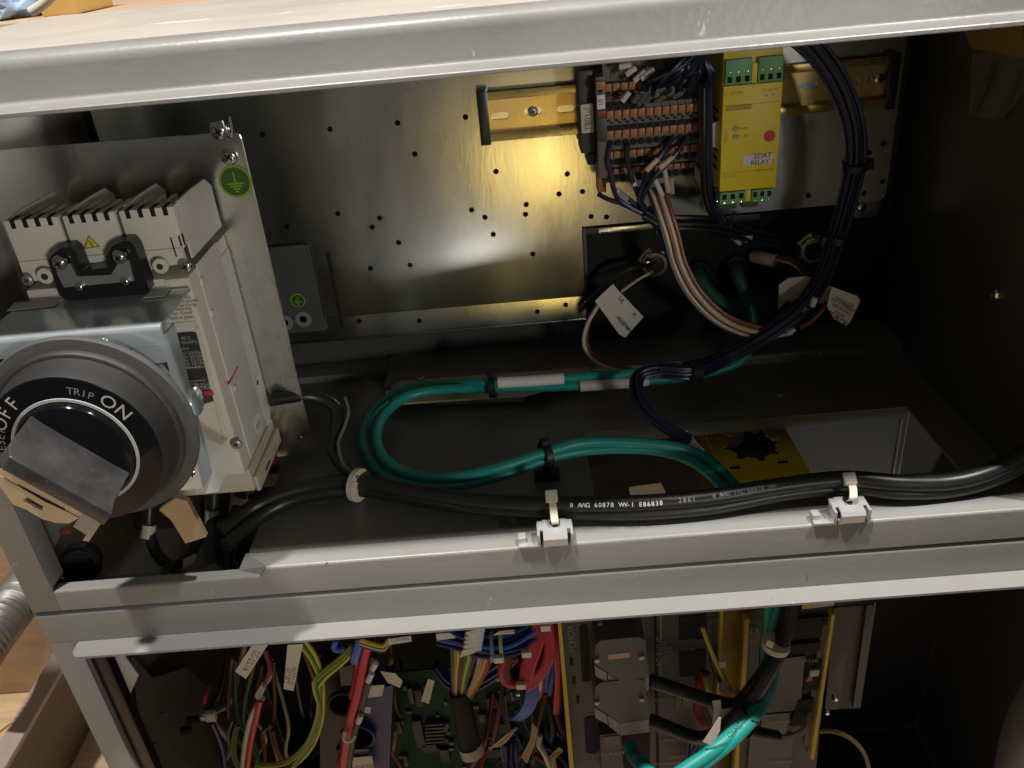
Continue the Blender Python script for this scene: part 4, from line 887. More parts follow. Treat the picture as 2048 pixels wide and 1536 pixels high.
# ------------------------------------------------------------------ rotary handle
HC = V((.0883, 0, .1112))
hd = thing('rotary_handle', 'large black rotary switch handle lettered OFF TRIP ON', 'handle', HC + V((0, -.01, 0)))
lathe('gasket_rim', [(.0470, .0180), (.0500, .0190), (.0503, .0198), (.0503, .0215), (.0497, .0226), (.0446, .0232)], HC, FRONT, 'gasket_edge', hd, 96)
lathe('gasket', [(.0446, .0231), (.0442, .0258), (.0436, .0264), (.0423, .0266)], HC, FRONT, 'gasket', hd, 96)
lathe('bezel', [(.0423, .0262), (.0418, .0290), (.0406, .0340), (.0400, .0385), (.0396, .0398)], HC, FRONT, 'bezel', hd, 96)
lathe('shaft_housing', [(.0330, -.010), (.0330, .0185)], HC, FRONT, 'black_plastic', hd, 48)
lathe('dial_face', [(.0395, .0396), (.0392, .0402), (.0288, .0403)], HC, FRONT, 'dial_gloss', hd, 96)
lathe('white_ring', [(.0289, .0402), (.0288, .0408), (.0274, .0408), (.0273, .0402)], HC, FRONT, 'ring_white', hd, 96)
lathe('knob_base', [(.0268, .0400), (.0268, .0425), (.0258, .0438), (.020, .0445), (.010, .0446)], HC, FRONT, 'dial_gloss', hd, 96)
def dial_text(s, ang, r, size, m, step):
    n = len(s)
    for i, ch in enumerate(s):
        a = math.radians(ang - (i - (n - 1) / 2) * step)
        c = HC + V((math.cos(a) * r, -.0405, math.sin(a) * r))
        text('letter', ch, c, V((math.sin(a), 0, -math.cos(a))), V((math.cos(a), 0, math.sin(a))), size, m, hd)
dial_text('ON', 40.5, .0340, .0092, 'print_grey', 13)
dial_text('OFF', 136, .0340, .0092, 'print_grey', 11.5)
dial_text('TRIP', 68, .0332, .0052, 'print_dim', 5.2)
dial_text('RESET', 165, .0332, .0052, 'print_dim', 5.4)
# grip bar at 45 degrees with tapered end
d1 = V((.704, 0, -.710)); nrm = V((.710, 0, .704))
def gp_(al, off, y): return HC + d1 * al + nrm * off + V((0, y, 0))
gv = []
for (y, o1, o2, l0, l1) in ((-.0435, .0083, -.0085, -.0245, .0245), (-.0660, .0082, -.0030, -.0230, .0262), (-.0720, .0080, -.0002, -.0195, .0282)):
    gv.append([gp_(l0, o1, y), gp_(l1, o1, y), gp_(l1, o2, y), gp_(l0, o2, y)])
bm = bmesh.new(); rings = [[bm.verts.new(v) for v in g] for g in gv]
for a, b2 in zip(rings, rings[1:]):
    for i in range(4): bm.faces.new((a[i], a[(i + 1) % 4], b2[(i + 1) % 4], b2[i]))
bm.faces.new(rings[-1]); bm.faces.new(rings[0][::-1])
bmesh.ops.recalc_face_normals(bm, faces=bm.faces)
bmesh.ops.bevel(bm, geom=list(bm.edges), offset=.0009, segments=3, profile=.6, affect='EDGES')
from_bm('grip', bm, 'knob_grip', hd, True)
gv = [gp_(.0240, .0085, -.044), gp_(.0300, .0080, -.050), gp_(.0290, .0080, -.0715), gp_(.0280, -.0010, -.0715), gp_(.0240, -.0085, -.044)]
# lock tab: D-shaped plate pulled out under the grip
yt_ = -.0630
def tq(name, px, m, y=yt_, th=.0030): return sheet(name, [PY(a, b2, y) for a, b2 in px], [], V((0, th, 0)), m, hd)
sheet('lock_tab', [PY(a, b2, yt_) for a, b2 in ((-20, 942), (0, 953), (85, 1000), (158, 1036), (138, 1047), (112, 1046), (84, 1038), (52, 1019), (26, 1009), (2, 976), (-20, 950))], [[PY(45, 999, yt_), PY(55, 995, yt_), PY(86, 1013, yt_), PY(84, 1022, yt_), PY(52, 1006, yt_)]], V((0, .0030, 0)), 'tab_beige', hd)
tq('tab_strip', [(0, 938), (8, 938), (168, 1023), (160, 1034), (0, 950)], 'tab_beige', yt_ - .0006)
tq('tab_core', [(44, 998), (56, 993), (88, 1012), (84, 1024), (50, 1008)], 'terminal_dark', yt_ + .0015)
tq('tab_slit', [(34, 970), (38, 970), (130, 1018), (130, 1021), (90, 1004)], 'hole_black', yt_ - .0008, .0004)
tq('slider', [(169, 1023), (202, 1043), (179, 1074), (146, 1053)], 'steel_dull', yt_ + .0006, .004)
# bronze lever below the handle
lv = sheet('release_lever', [PY(x, y, -.004) for x, y in ((318, 1020), (352, 996), (374, 1002), (412, 1074), (371, 1087), (342, 1040))], [], V((0, .0035, 0)), 'lever_bronze'); tag(lv, 'bent bronze metal release lever below the rotary handle', 'lever')
for px, py in ((1783, 622), (1640, 705), (1560, 790)):
    t = thing('floor_rivet', {1783: 'dull rivet at the back right floor corner', 1640: 'dull rivet on the raised floor fold', 1560: 'dull rivet behind the floor opening'}[px], 'rivet', PZ(px, py, .0082 if px == 1640 else .0002)); lathe('head', [(.0026, 0), (.0024, .0006), (.0012, .0011)], PZ(px, py, .0082 if px == 1640 else .0002), ZA, 'steel_dull', t, 12)
# ------------------------------------------------------------------ cables under the breaker
uc = thing('breaker_cables', 'black supply cables with white sleeves hanging below the breaker', 'cables', (0.1, .07, 0.02))
for pts in (((428, 985, .060), (426, 1030, .052), (420, 1080, .040), (425, 1135, .020)), ((482, 975, .070), (478, 1005, .062), (460, 1060, .045), (455, 1120, .030), (470, 1180, .020)), ((500, 1000, .075), (540, 985, .082), (500, 1050, .055), (480, 1120, .030)), ((300, 1000, .060), (298, 1060, .050), (315, 1110, .040), (350, 1140, .030)), ((560, 975, .085), (520, 1010, .070), (495, 1060, .050), (488, 1130, .028)), ((395, 990, .070), (400, 1050, .055), (380, 1110, .040), (330, 1145, .020)), ((450, 985, .080), (445, 1040, .065), (440, 1100, .050), (430, 1150, .035))):
    tube('cable', W(*pts), .0036, 'cable_black', uc, 10)
for a, b2 in (((424, 1021, .053), (423, 1047, .050)), ((481, 996, .063), (474, 1020, .059)), ((299, 1050, .051), (294, 1076, .047))): tube('marker_sleeve', W(a, b2), .0042, 'cream', uc, 12, 2)
tube('marker_sleeve', W((343, 1143, .030), (365, 1131, .031), (392, 1110, .034)), lambda s: .0012 + .0018 * math.sin(math.pi * s), 'cream', uc, 8)
bs = thing('black_socket', 'black round plastic socket in the dark corner under the handle', 'socket', PY(165, 1120, .03))
lathe('barrel', [(.012, 0), (.0125, .010), (.0105, .012), (.0095, .012), (.009, .004)], PY(165, 1118, .035), (0.3, -1, .25), 'black_plastic', bs, 28); lathe('barrel', [(.010, 0), (.0105, .010), (.0085, .012), (.008, .004)], PY(150, 1160, .035), (0.3, -1, .25), 'black_plastic', bs, 28)
obox('orange_tip', PY(208, 1130, .03), XA * .0016, YA * .001, ZA * .0020, 'orange_plastic', bs, .0004); quad('paper_tip', [(188, 1160), (196, 1146), (199, 1152), (190, 1164)], .028, .0004, 'cream', bs)
box('copper_bar', PY(117, 1064, .03).x, PY(140, 1064, .03).x, .030, .034, PY(117, 1070, .03).z, PY(117, 1062, .03).z, 'copper', bs, .0003)
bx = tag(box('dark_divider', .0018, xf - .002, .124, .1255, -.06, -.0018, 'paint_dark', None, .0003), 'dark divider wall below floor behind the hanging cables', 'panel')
rb = tag(box('red_bracket', PY(545, 940, .098).x - .004, PY(560, 925, .098).x, .090, .097, .003, .018, 'dark_red', None, .0006), 'dark red plastic piece behind the breaker foot', 'bracket')
pp_ = quad('pale_strip', [(225, 1180), (252, 1158), (262, 1162), (258, 1178)], .010, .0004, 'label_white'); tag(pp_, 'pale paper strip caught behind the lower left rim', 'paper strip')
# right wall: screws and a yellow sheet, clear plastic and strips painted as grey reflection streaks
sw = thing('wall_bolt', 'small bright bolt on the dark right wall', 'bolt', PX(2000, 590, XI))
lathe('head', [(.0032, 0), (.0032, .002), (.0022, .003)], PX(1998, 588, XI), (-1, 0, 0), 'chrome', sw, 6, False); lathe('stud', [(.0016, .003), (.0016, .006)], PX(1998, 588, XI), (-1, 0, 0), 'chrome', sw, 12)
wl_ = thing('wall_patch', 'yellow notice with clear plastic and grey reflection streaks high on the right wall', 'patch', PX(1990, 90, XI - .0005))
def wx(px, x=XI - .0006): return [PX(a, b2, x) for a, b2 in px]
sheet('yellow_sheet', wx([(1930, 62), (2046, 40), (2052, 118), (1985, 105), (1945, 96)]), [], V((-.0004, 0, 0)), 'ochre_wire', wl_)
sheet('clear_plastic', wx([(1945, 110), (1975, 104), (2052, 112), (2052, 180), (2006, 238), (1938, 232)], XI - .0012), [], V((-.0004, 0, 0)), 'clear_film', wl_)
sheet('reflection_streak', wx([(1985, 125), (1995, 128), (1950, 232), (1940, 228)], XI - .0018), [], V((-.0004, 0, 0)), 'chip_grey', wl_); sheet('reflection_streak', wx([(2040, 140), (2046, 142), (2008, 236), (2000, 236)], XI - .0018), [], V((-.0004, 0, 0)), 'chip_grey', wl_)

# ================================================================== LOWER CABINET
lc_ = thing('lower_cabinet', 'grey painted lower cabinet with rounded front lip and crowded wiring inside', 'cabinet', (0, 0, -.50))
ZL, ZF = -.0222, -.0456
extrude_x('top_rim', [(0, ZF + .0001)] + arc(.0030, ZL - .0030, .0030, 180, 90) + [(.0300, ZL), (.0300, ZL - .0016), (.0034, ZL - .0016), (.0016, ZL - .0034), (.0016, ZF + .0001)], .0003, .690, 'paint', lc_)
yL_ = PZ(1000, 1251, ZF).y; xl0 = PZ(147, 1300, ZF).x
rc = .0065
lip = [V((xl0, -.0001, ZF)), V((xl0, yL_ + rc, ZF))] + [V((xl0 + rc - rc * math.cos(math.radians(a)), yL_ + rc - rc * math.sin(math.radians(a)), ZF)) for a in (18, 36, 54, 72, 90)] + [V((.690, yL_, ZF)), V((.690, -.0001, ZF))]
sheet('front_lip', lip, [], V((0, 0, -.0016)), 'paint', lc_)
xpi = PY(172, 1322, 0).x
box('post', .0003, xpi, -.0001, .0015, -.50, ZF - .0001, 'paint', lc_, .0004)
box('post_return', xpi - .0014, xpi + .0001, .0015, .0100, -.50, ZF - .004, 'paint', lc_, .0004)
box('gasket_strip', xpi + .0002, xpi + .0100, .0040, .0120, -.50, ZF - .004, 'black_plastic', lc_, .001)
box('side_panel', .0003, .0018, .0016, .246, -.50, ZL - .004, 'paint_in_shaded', lc_, .0003); box('side_panel', .690, .6916, .0016, .246, -.50, ZL - .004, 'paint_dark', lc_, .0003)
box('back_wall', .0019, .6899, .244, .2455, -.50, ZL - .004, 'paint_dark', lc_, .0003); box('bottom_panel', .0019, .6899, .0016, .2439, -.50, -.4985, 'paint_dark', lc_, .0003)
sheet('wall_light_patch', W((222, 1312, .020), (246, 1309, .024), (271, 1346, .030), (255, 1392, .022)), [], V((0, .001, 0)), 'label_white', lc_)  # pale sheet painted in for the lit patch on the inner left wall
XJ = .690
sheet('lower_gusset', W((245, 1475, .012), (262, 1490, .014), (330, 1600, .030), (285, 1600, .014)), [], V((0, .001, 0)), 'paint', lc_)
lp = thing('relay_panel', 'dark grey relay unit side with copper contacts at lower left', 'unit', PY(340, 1500, .05))
sheet('side', W((262, 1318, .05), (300, 1360, .06), (360, 1335, .09), (412, 1380, .10), (405, 1480, .09), (385, 1600, .08), (300, 1600, .04)), [], V((.001, .002, 0)), 'board_grey', lp)
for px, py in ((328, 1428), (306, 1488)): obox('copper_contact', PY(px, py, .044), XA * .0030, YA * .001, ZA * .0013, 'copper', lp, .0003)
for px, py in ((385, 1440), (372, 1460)): obox('socket', PY(px, py, .060), XA * .004, YA * .002, ZA * .0025, 'hole_black', lp, .0004)
obox('white_plug', PY(421, 1432, .052), XA * .0040, YA * .002, ZA * .0042, 'label_cream', lp, .0006); obox('white_plug', PY(408, 1434, .051), XA * .0022, YA * .002, ZA * .0020, 'label_cream', lp, .0004)
tube('wire', W((424, 1445, .052), (435, 1470, .055), (446, 1505, .06), (450, 1545, .06)), .0020, 'deep_blue', lp, 8); tube('wire', W((407, 1405, .055), (411, 1390, .058), (416, 1375, .065)), .0020, 'red_wire', lp, 8)
# ------------------------------------------------------------------ wiring at the left of the lower cabinet
def strip_label(name, label, px, y, lines=(), m='label_cream'):
    t = thing(name, label, 'wire label', PY(px[0][0], px[0][1], y), 'paper wire labels'); quad('paper', px, y, .0003, m, t)
    for (x, yy, dr, s, sz) in lines:
        a = PY(x, yy, y - .0002); b2 = PY(x + dr[0], yy + dr[1], y - .0002) - a; b2.normalize(); text('print', s, a, b2, b2.cross(V((0, 1, 0))) * -1, sz, 'print_dark', t)
    return t
strip_label('paper_label', 'slanted paper wire label lettered 6122-22 hanging under the lip', [(470, 1343), (506, 1288), (538, 1286), (492, 1358)], .018, [(502, 1322, (16, -25), '6122-22', .0062)])
strip_label('paper_label', 'upright paper wire label with two text rows under the lip', [(567, 1378), (575, 1290), (606, 1288), (587, 1382)], .020, [(573, 1352, (2, -20), 'CBC59', .0048), (584, 1352, (3, -22), 'E-STOP', .0048)])
strip_label('paper_label', 'short paper label left of the red cables', [(760, 1342), (790, 1347), (805, 1362), (800, 1376), (775, 1365)], .045)
strip_label('paper_label', 'small white flag label on black cable beside red cables', [(735, 1372), (769, 1370), (764, 1392), (733, 1396)], .040)
strip_label('paper_label', 'tiny white flag low on the black cable', [(722, 1412), (742, 1415), (740, 1428), (724, 1424)], .040)
strip_label('paper_label', 'white barcode label standing on the green circuit board', [(842, 1402), (856, 1358), (869, 1362), (858, 1408)], .070, [(856, 1385, (3, -20), 'A16B-2', .0040)])
strip_label('paper_label', 'white printed label tucked under the lip near yellow wires', [(776, 1278), (822, 1272), (823, 1283), (778, 1290)], .030, [(800, 1279, (20, -2), 'CRM68', .0038)])
strip_label('paper_label', 'white printed label under the lip left of blue bundle', [(872, 1268), (900, 1266), (912, 1276), (874, 1281)], .030)
strip_label('paper_label', 'white printed label behind the red wires under the lip', [(985, 1271), (1000, 1262), (1028, 1259), (1029, 1267)], .034, [(1016, 1263, (20, -2), 'CRR88', .0036)])
strip_label('paper_label', 'long yellowed paper label below the blue wire loop', [(1042, 1514), (1060, 1480), (1064, 1446), (1076, 1458), (1070, 1490), (1054, 1528)], .045, m='ochre_wire')
yg = thing('earth_wires', 'yellow green earth wires knotted and looping at lower left', 'wires', PY(640, 1400, .05))
for k, pts in enumerate((((600, 1285, .045), (622, 1315, .045), (638, 1350, .045), (640, 1390, .045), (634, 1440, .045), (612, 1490, .045), (570, 1525, .045), (520, 1530, .05)), ((608, 1280, .046), (630, 1312, .046), (642, 1352, .046), (646, 1395, .046), (642, 1445, .046), (622, 1495, .046), (585, 1532, .046), (540, 1550, .05)), ((706, 1292, .044), (680, 1318, .044), (650, 1342, .043), (630, 1362, .043), (632, 1385, .044), (640, 1420, .045), (628, 1480, .046), (590, 1530, .045)), ((712, 1298, .045), (684, 1326, .045), (655, 1350, .044), (636, 1372, .044)), ((475, 1450, .07), (468, 1480, .07), (470, 1520, .07), (490, 1550, .07)))):
    vs, fs = tube_geo(catmull(W(*pts), 6), .0021, 8)
    obj('wire', vs, fs, 'green_wire' if k % 2 else 'yellow_wire', yg, True)
    tube('stripe', [q + V((.0008, -.0010, .0006)) for q in W(*pts)], .0014, 'yellow_wire' if k % 2 else 'green_wire', yg, 6)
rw = thing('red_white_pair', 'twisted red and white lead with clear splice at lower left', 'wires', PY(500, 1450, .04))
tube('wire', W((525, 1395, .040), (505, 1430, .040), (492, 1480, .040), (484, 1550, .040)), .0021, 'white_wire', rw, 8); tube('wire', W((520, 1400, .038), (513, 1432, .039), (502, 1480, .039), (492, 1550, .039)), .0024, 'red_plastic', rw, 8)
tube('wire', W((523, 1375, .042), (537, 1350, .042), (540, 1330, .043), (530, 1300, .045)), .0020, 'dark_red', rw, 8); tube('wire', W((528, 1372, .044), (541, 1350, .043), (536, 1315, .045)), .0014, 'pink_wire', rw, 8)
quad('splice', [(509, 1392), (522, 1370), (531, 1378), (517, 1407)], .0375, .003, 'clear_pale', rw)
tube('wire', W((545, 1460, .06), (555, 1500, .06), (580, 1545, .06)), .0018, 'dark_red', rw, 8); tube('wire', W((540, 1450, .062), (548, 1490, .062), (560, 1530, .062)), .0016, 'ochre_wire', rw, 8); tube('wire', W((465, 1440, .07), (456, 1470, .07), (462, 1505, .07)), .0012, 'hose_grey', rw, 8)
rc_ = thing('red_cables', 'red and black cables running down past the blue unit', 'cables', PY(710, 1420, .035))
tube('cable', W((735, 1288, .036), (726, 1330, .036), (712, 1395, .035), (696, 1460, .034), (684, 1550, .033)), .0034, 'red_wire', rc_, 10); tube('cable', W((724, 1290, .040), (716, 1345, .039), (706, 1395, .037)), .0032, 'red_wire', rc_, 10)
tube('cable', W((748, 1310, .038), (736, 1360, .038), (720, 1420, .037), (702, 1490, .036), (694, 1550, .035)), .0030, 'cable_black', rc_, 10)
for a, b2 in (((745, 1338, .034), (752, 1325, .034)), ((736, 1362, .034), (744, 1346, .034)), ((716, 1445, .033), (722, 1430, .033))): tube('sleeve', W(a, b2), .0022, 'white_wire', rc_, 8, 2)
tube('tie_loop', W((690, 1462, .029), (688, 1478, .027), (700, 1482, .027), (711, 1470, .029)), .0014, 'label_cream', rc_, 8)
bu = thing('blue_unit', 'dark blue power unit with two round ring sockets', 'unit', PY(740, 1460, .06))
sheet('face', W((736, 1385, .058), (786, 1370, .058), (776, 1600, .058), (700, 1600, .058)), [], V((0, .02, 0)), 'deep_blue', bu)
sheet('body', W((640, 1340, .075), (735, 1330, .075), (740, 1600, .075), (640, 1600, .075)), [], V((0, .02, 0)), 'black_panel', bu)
def ring(px, py, y, r, m, par): lathe('ring', [(r, 0), (r, .003), (r * .93, .0036), (r * .84, .003), (r * .84, 0)], PY(px, py, y), FRONT, m, par, 36)
ring(690, 1404, .068, .0130, 'panel_grey', bu); ring(716, 1470, .056, .0135, 'deep_blue', bu)
quad('clamp', [(678, 1335), (706, 1330), (708, 1370), (682, 1372)], .064, .004, 'chip_grey', bu); quad('clamp', [(706, 1500), (738, 1498), (736, 1514), (706, 1514)], .052, .004, 'chip_grey', bu)
strip_label('paper_label', 'white printed label at the bottom of the blue unit', [(700, 1516), (744, 1512), (752, 1560), (700, 1560)], .050, [(725, 1534, (20, -1), 'MASS', .0075)])
bk2 = thing('blue_loop', 'bright blue wires tucked under the lip at the left', 'wires', PY(700, 1290, .05))
tube('wire', W((672, 1280, .045), (668, 1295, .045), (678, 1300, .045), (690, 1296, .046)), .0022, 'bright_blue', bk2, 8); tube('wire', W((722, 1275, .034), (714, 1300, .034), (708, 1322, .035)), .0032, 'bright_blue', bk2, 8)
yk = thing('yellow_black_wires', 'yellow and black wires bent under the lip', 'wires', PY(740, 1290, .03))
for k, m in enumerate(('yellow_wire', 'cable_black', 'cream_wire', 'cable_black')): tube('wire', W((720, 1280 + 3 * k, .032), (752, 1290 + 3 * k, .031), (768, 1291 + 3 * k, .031), (780, 1276 + 3 * k, .033)), .0016, m, yk, 8)
# ------------------------------------------------------------------ green circuit board
pc = thing('circuit_board', 'green circuit board standing at the back of the lower cabinet', 'circuit board', PY(930, 1500, .115))
yb = .115
sheet('board', W((790, 1345, yb), (1075, 1322, yb), (1120, 1640, yb), (770, 1640, yb)), [], V((0, .002, 0)), 'pcb_green', pc)
rnd = random.Random(5)
for (px, py, w, h, m) in ((822, 1385, .004, .018, 'chip_grey'), (838, 1390, .006, .020, 'chip_dark'), (855, 1378, .005, .016, 'chip_grey'), (798, 1448, .004, .014, 'chip_grey'), (838, 1462, .008, .034, 'chip_dark'), (885, 1452, .009, .006, 'chip_grey'), (895, 1445, .003, .006, 'chip_grey'), (812, 1515, .003, .013, 'hose_grey'), (860, 1490, .012, .010, 'chip_dark'), (890, 1505, .008, .016, 'chip_dark'), (985, 1400, .010, .012, 'chip_dark'), (1010, 1450, .012, .012, 'chip_dark'), (965, 1430, .005, .010, 'chip_grey'), (990, 1500, .014, .010, 'chip_dark'), (903, 1480, .004, .004, 'chip_grey'), (1040, 1485, .008, .014, 'chip_dark'), (810, 1370, .003, .005, 'chip_grey')):
    c = PY(px, py, yb); box('chip', c.x - w / 2, c.x + w / 2, yb - .004, yb - .0001, c.z - h / 2, c.z + h / 2, m, pc, .0004)
for k in range(46):
    c = PY(rnd.uniform(800, 1075), rnd.uniform(1365, 1550), yb); w, h = rnd.choice(((.0022, .0012), (.0012, .0022), (.003, .0016), (.0014, .0014)))
    box('component', c.x - w, c.x + w, yb - .0022, yb - .0001, c.z - h, c.z + h, rnd.choice(('chip_grey', 'chip_dark', 'chip_dark', 'hose_grey', 'green_dark')), pc, 0)
for k in range(6):
    c = PY(872, 1440 + 7 * k, yb); box('pin_row', c.x - .009, c.x + .007, yb - .005, yb - .0002, c.z - .0011, c.z + .0006, 'chip_grey', pc, .0002)
for px, py in ((1020, 1372), (1038, 1370), (1022, 1386), (1037, 1385), (1025, 1394)): lathe('solder_lug', [(.0024, 0), (.0024, .002), (.0012, .003)], PY(px, py, .100), FRONT, 'chrome', pc, 10)
c = PY(1028, 1388, .101); box('terminal_base', c.x - .007, c.x + .007, .101, .112, c.z - .008, c.z + .010, 'chip_grey', pc, .0006)
box('white_connector', PY(986, 1350, .100).x, PY(1006, 1350, .100).x + .002, .098, .106, PY(990, 1360, .1).z, PY(990, 1340, .1).z, 'label_white', pc, .0006)
sv = thing('sleeved_cable', 'thick black braided sleeve with cream end band before the board', 'cable', PY(935, 1450, .07))
tube('sleeve', W((918, 1385, .078), (926, 1420, .074), (933, 1460, .070), (941, 1492, .066)), lambda s: .0078 + .0012 * s, 'sleeve_black', sv, 18, 5); tube('end_band', W((940, 1490, .066), (946, 1508, .064)), .0094, 'cream', sv, 20, 3)
for k, (px, m) in enumerate(((903, 'blue_wire'), (910, 'ochre_wire'), (916, 'yellow_wire'), (922, 'dark_red'), (928, 'terminal_dark'), (934, 'green_wire'), (938, 'yellow_wire'), (943, 'green_wire'), (950, 'blue_violet'), (958, 'pink_wire'), (964, 'pink_wire'), (972, 'yellow_wire'), (978, 'red_plastic'), (984, 'brown_wire'))):
    e = 908 + k * 2.2; tube('wire', W((px - 4, 1280, .066), (px, 1310, .068), ((px + e) / 2 + (6 if k > 8 else -2), 1355, .072), (e, 1402, .076)), .0013, m, sv, 7)
bb = thing('blue_wire_bundle', 'bright blue wire bundle curving under the lip beside red wires', 'wire bundle', PY(980, 1285, .05))
bundle(bb, W((880, 1264, .062), (925, 1276, .056), (965, 1290, .050), (1010, 1290, .048), (1048, 1276, .050), (1085, 1252, .056)), 18, .0085, .0017, ['bright_blue', 'bright_blue', 'deep_blue'], seed=8, twist=.2)
bundle(bb, W((870, 1330, .085), (900, 1362, .082), (940, 1370, .080), (975, 1355, .078), (1010, 1330, .072), (1030, 1310, .066)), 8, .0045, .0016, ['deep_blue', 'bright_blue', 'deep_blue'], seed=12)
t = tie(PY(985, 1290, .049), XA, .0098, 'clear_pale', 'clear cable tie around the bright blue bundle', w=.0012); t = tie(PY(1003, 1291, .048), XA, .0098, 'tie_white', 'white cable tie around the bright blue bundle', w=.0012)
cr = thing('crumpled_labels', 'stack of folded white paper labels on the blue bundle', 'labels', PY(945, 1285, .04))
for k in range(5):
    y0 = 1262 + k * 9; x = 936 - k * 1.5; tube('fold', W((x, y0 + 2, .041), (x + 12, y0 - 1, .039), (x + 30, y0 - 3, .042)), .0024, 'label_white', cr, 6, 3)
quad('flap', [(925, 1300), (955, 1296), (950, 1306), (918, 1316)], .043, .0003, 'label_cream', cr); quad('flap', [(930, 1265), (965, 1262), (958, 1298), (926, 1296)], .0445, .0003, 'label_white', cr)
rd = thing('red_wire_loops', 'glossy red wires looping beside the yellow board edge', 'wires', PY(1060, 1330, .045))
for k in range(5):
    o = k * 5
    tube('wire', W((1070 + o, 1245, .050), (1062 + o, 1285, .046), (1048 + o * .9, 1330, .042), (1044 + o * .7, 1362, .040)), .0024, 'red_wire', rd, 9)
for k in range(4):
    o = k * 4
    tube('wire', W((1088 + o, 1245, .052), (1094 + o, 1290, .050), (1088 + o, 1325, .048), (1068 + o * .5, 1352 + o, .046), (1048 + o * .3, 1366 + o, .044)), .0022, 'red_wire', rd, 9)
for k in range(4): tube('wire', W((1104 + 3 * k, 1245, .058), (1110 + 2.4 * k, 1300, .058), (1114 + 1.5 * k, 1360, .060), (1110 + 2 * k, 1425, .064)), .0020, 'red_plastic', rd, 8)
for k in range(3): tube('wire', W((1030 + 3 * k, 1312, .055), (1012 + 3 * k, 1318, .054), (1005 + 4 * k, 1340, .053), (1012 + 4 * k, 1362, .052), (1038 + 3 * k, 1368, .050)), .0036, 'dark_red' if k else 'red_plastic', rd, 10)
for px, py in ((1091, 1254), (1053, 1307), (997, 1318), (1042, 1371)): obox('white_clip', PY(px, py, .036), XA * .0034, YA * .002, V((0, -.001, .0036)), 'label_cream', rd, .0012)
bl2 = thing('blue_wire_loop', 'pair of bright blue wires looping down in front of board', 'wires', PY(1050, 1410, .045))
for k in range(4): tube('wire', W((1056 + 6 * k, 1368, .048), (1054 + 6 * k, 1395, .046), (1044 + 6 * k, 1420, .046), (1030 + 4 * k, 1434 + k, .050), (1022 + 3 * k, 1436, .056)), .0019, 'bright_blue', bl2, 8)
tube('wire', W((1080, 1345, .05), (1080, 1370, .048), (1074, 1388, .05)), .0018, 'white_wire', bl2, 8); tube('wire', W((1084, 1355, .052), (1082, 1380, .05), (1074, 1398, .052)), .0020, 'red_plastic', bl2, 8)
bundle(bl2, W((1105, 1300, .064), (1102, 1340, .066), (1098, 1380, .070)), 5, .004, .0018, 'bright_blue', seed=2)
bundle(bl2, W((1015, 1480, .07), (1018, 1515, .066), (1030, 1560, .06)), 9, .007, .0017, ['deep_blue', 'bright_blue', 'deep_blue'], seed=6)
oc = thing('ochre_leads', 'brown and cream striped ribbon leads near the bottom edge', 'wires', PY(1000, 1480, .06))
for k, m in enumerate(('ochre_wire', 'cream_wire', 'brown_wire', 'ochre_wire', 'cream_wire')): tube('wire', W((980, 1493 + k, .07), (1000, 1490 - 2 * k, .066), (1018, 1474 - 2 * k, .064), (1030 + k, 1455, .066)), .0012, m, oc, 7)
for pts, m in ((((1080, 1470, .06), (1078, 1490, .058), (1090, 1510, .056), (1110, 1560, .055)), 'cream_wire'), (((1070, 1510, .06), (1100, 1530, .058), (1130, 1560, .056)), 'dark_red'), (((1123, 1498, .055), (1106, 1515, .054), (1112, 1545, .054)), 'ochre_wire')): tube('wire', W(*pts), .0022, m, oc, 8)
quad('paper_flag', [(1118, 1494), (1126, 1500), (1106, 1524), (1098, 1514)], .053, .0003, 'ochre_wire', oc)
# ------------------------------------------------------------------ controller rack
ck = thing('controller_rack', 'dark grey controller boards with yellow edges and rows of connectors', 'controller', PY(1400, 1536, .06))
yr = .056
q = sheet('board_panel', W((1120, 1238, yr), (1309, 1224, yr), (1314, 1640, yr), (1152, 1640, yr)), [], V((0, .004, 0)), 'board_grey', ck)
q = sheet('board_panel', W((1312, 1224, yr), (1436, 1214, yr), (1432, 1640, yr), (1318, 1640, yr)), [], V((0, .004, 0)), 'board_grey', ck)
q = sheet('board_panel', W((1497, 1220, yr), (1664, 1210, yr), (1622, 1640, yr), (1450, 1640, yr)), [], V((0, .004, 0)), 'board_grey', ck)
sheet('gap_panel', W((1440, 1214, .072), (1500, 1210, .072), (1470, 1640, .072), (1420, 1640, .072)), [], V((0, .002, 0)), 'yellow_deep', ck)
for e in ([(1115, 1240), (1122, 1240), (1149, 1550), (1140, 1550)], [(1441, 1214), (1447, 1214), (1440, 1402), (1433, 1402)], [(1490, 1240), (1499, 1238), (1490, 1386), (1481, 1388)], [(1474, 1455), (1481, 1455), (1476, 1560), (1468, 1560)], [(1664, 1230), (1670, 1230), (1628, 1520), (1621, 1518)]):
    quad('yellow_edge', e, yr - .006, .006, 'yellow_edge', ck)
quad('card_slot', [(1158, 1255), (1166, 1250), (1176, 1254), (1182, 1360), (1176, 1364), (1164, 1362)], yr - .0006, .0005, 'hole_black', ck)
quad('card_slot', [(1168, 1440), (1178, 1434), (1194, 1434), (1200, 1500), (1190, 1508), (1172, 1506)], yr - .0006, .0005, 'hole_black', ck)
text('print', 'PCMCIA', PY(1144, 1277, yr - .0004), V((-.02, 0, 1)), -XA, .0072, 'print_dim', ck)
text('print', 'ALARM', PY(1224, 1507, yr - .0124), XA, ZA, .0058, 'print_dim', ck)
for px, py in ((1143, 1324), (1148, 1362), (1156, 1400)): quad('small_hole', [(px - 3, py - 7), (px + 3, py - 7), (px + 3, py + 7), (px - 3, py + 7)], yr - .0005, .0004, 'hole_black', ck)
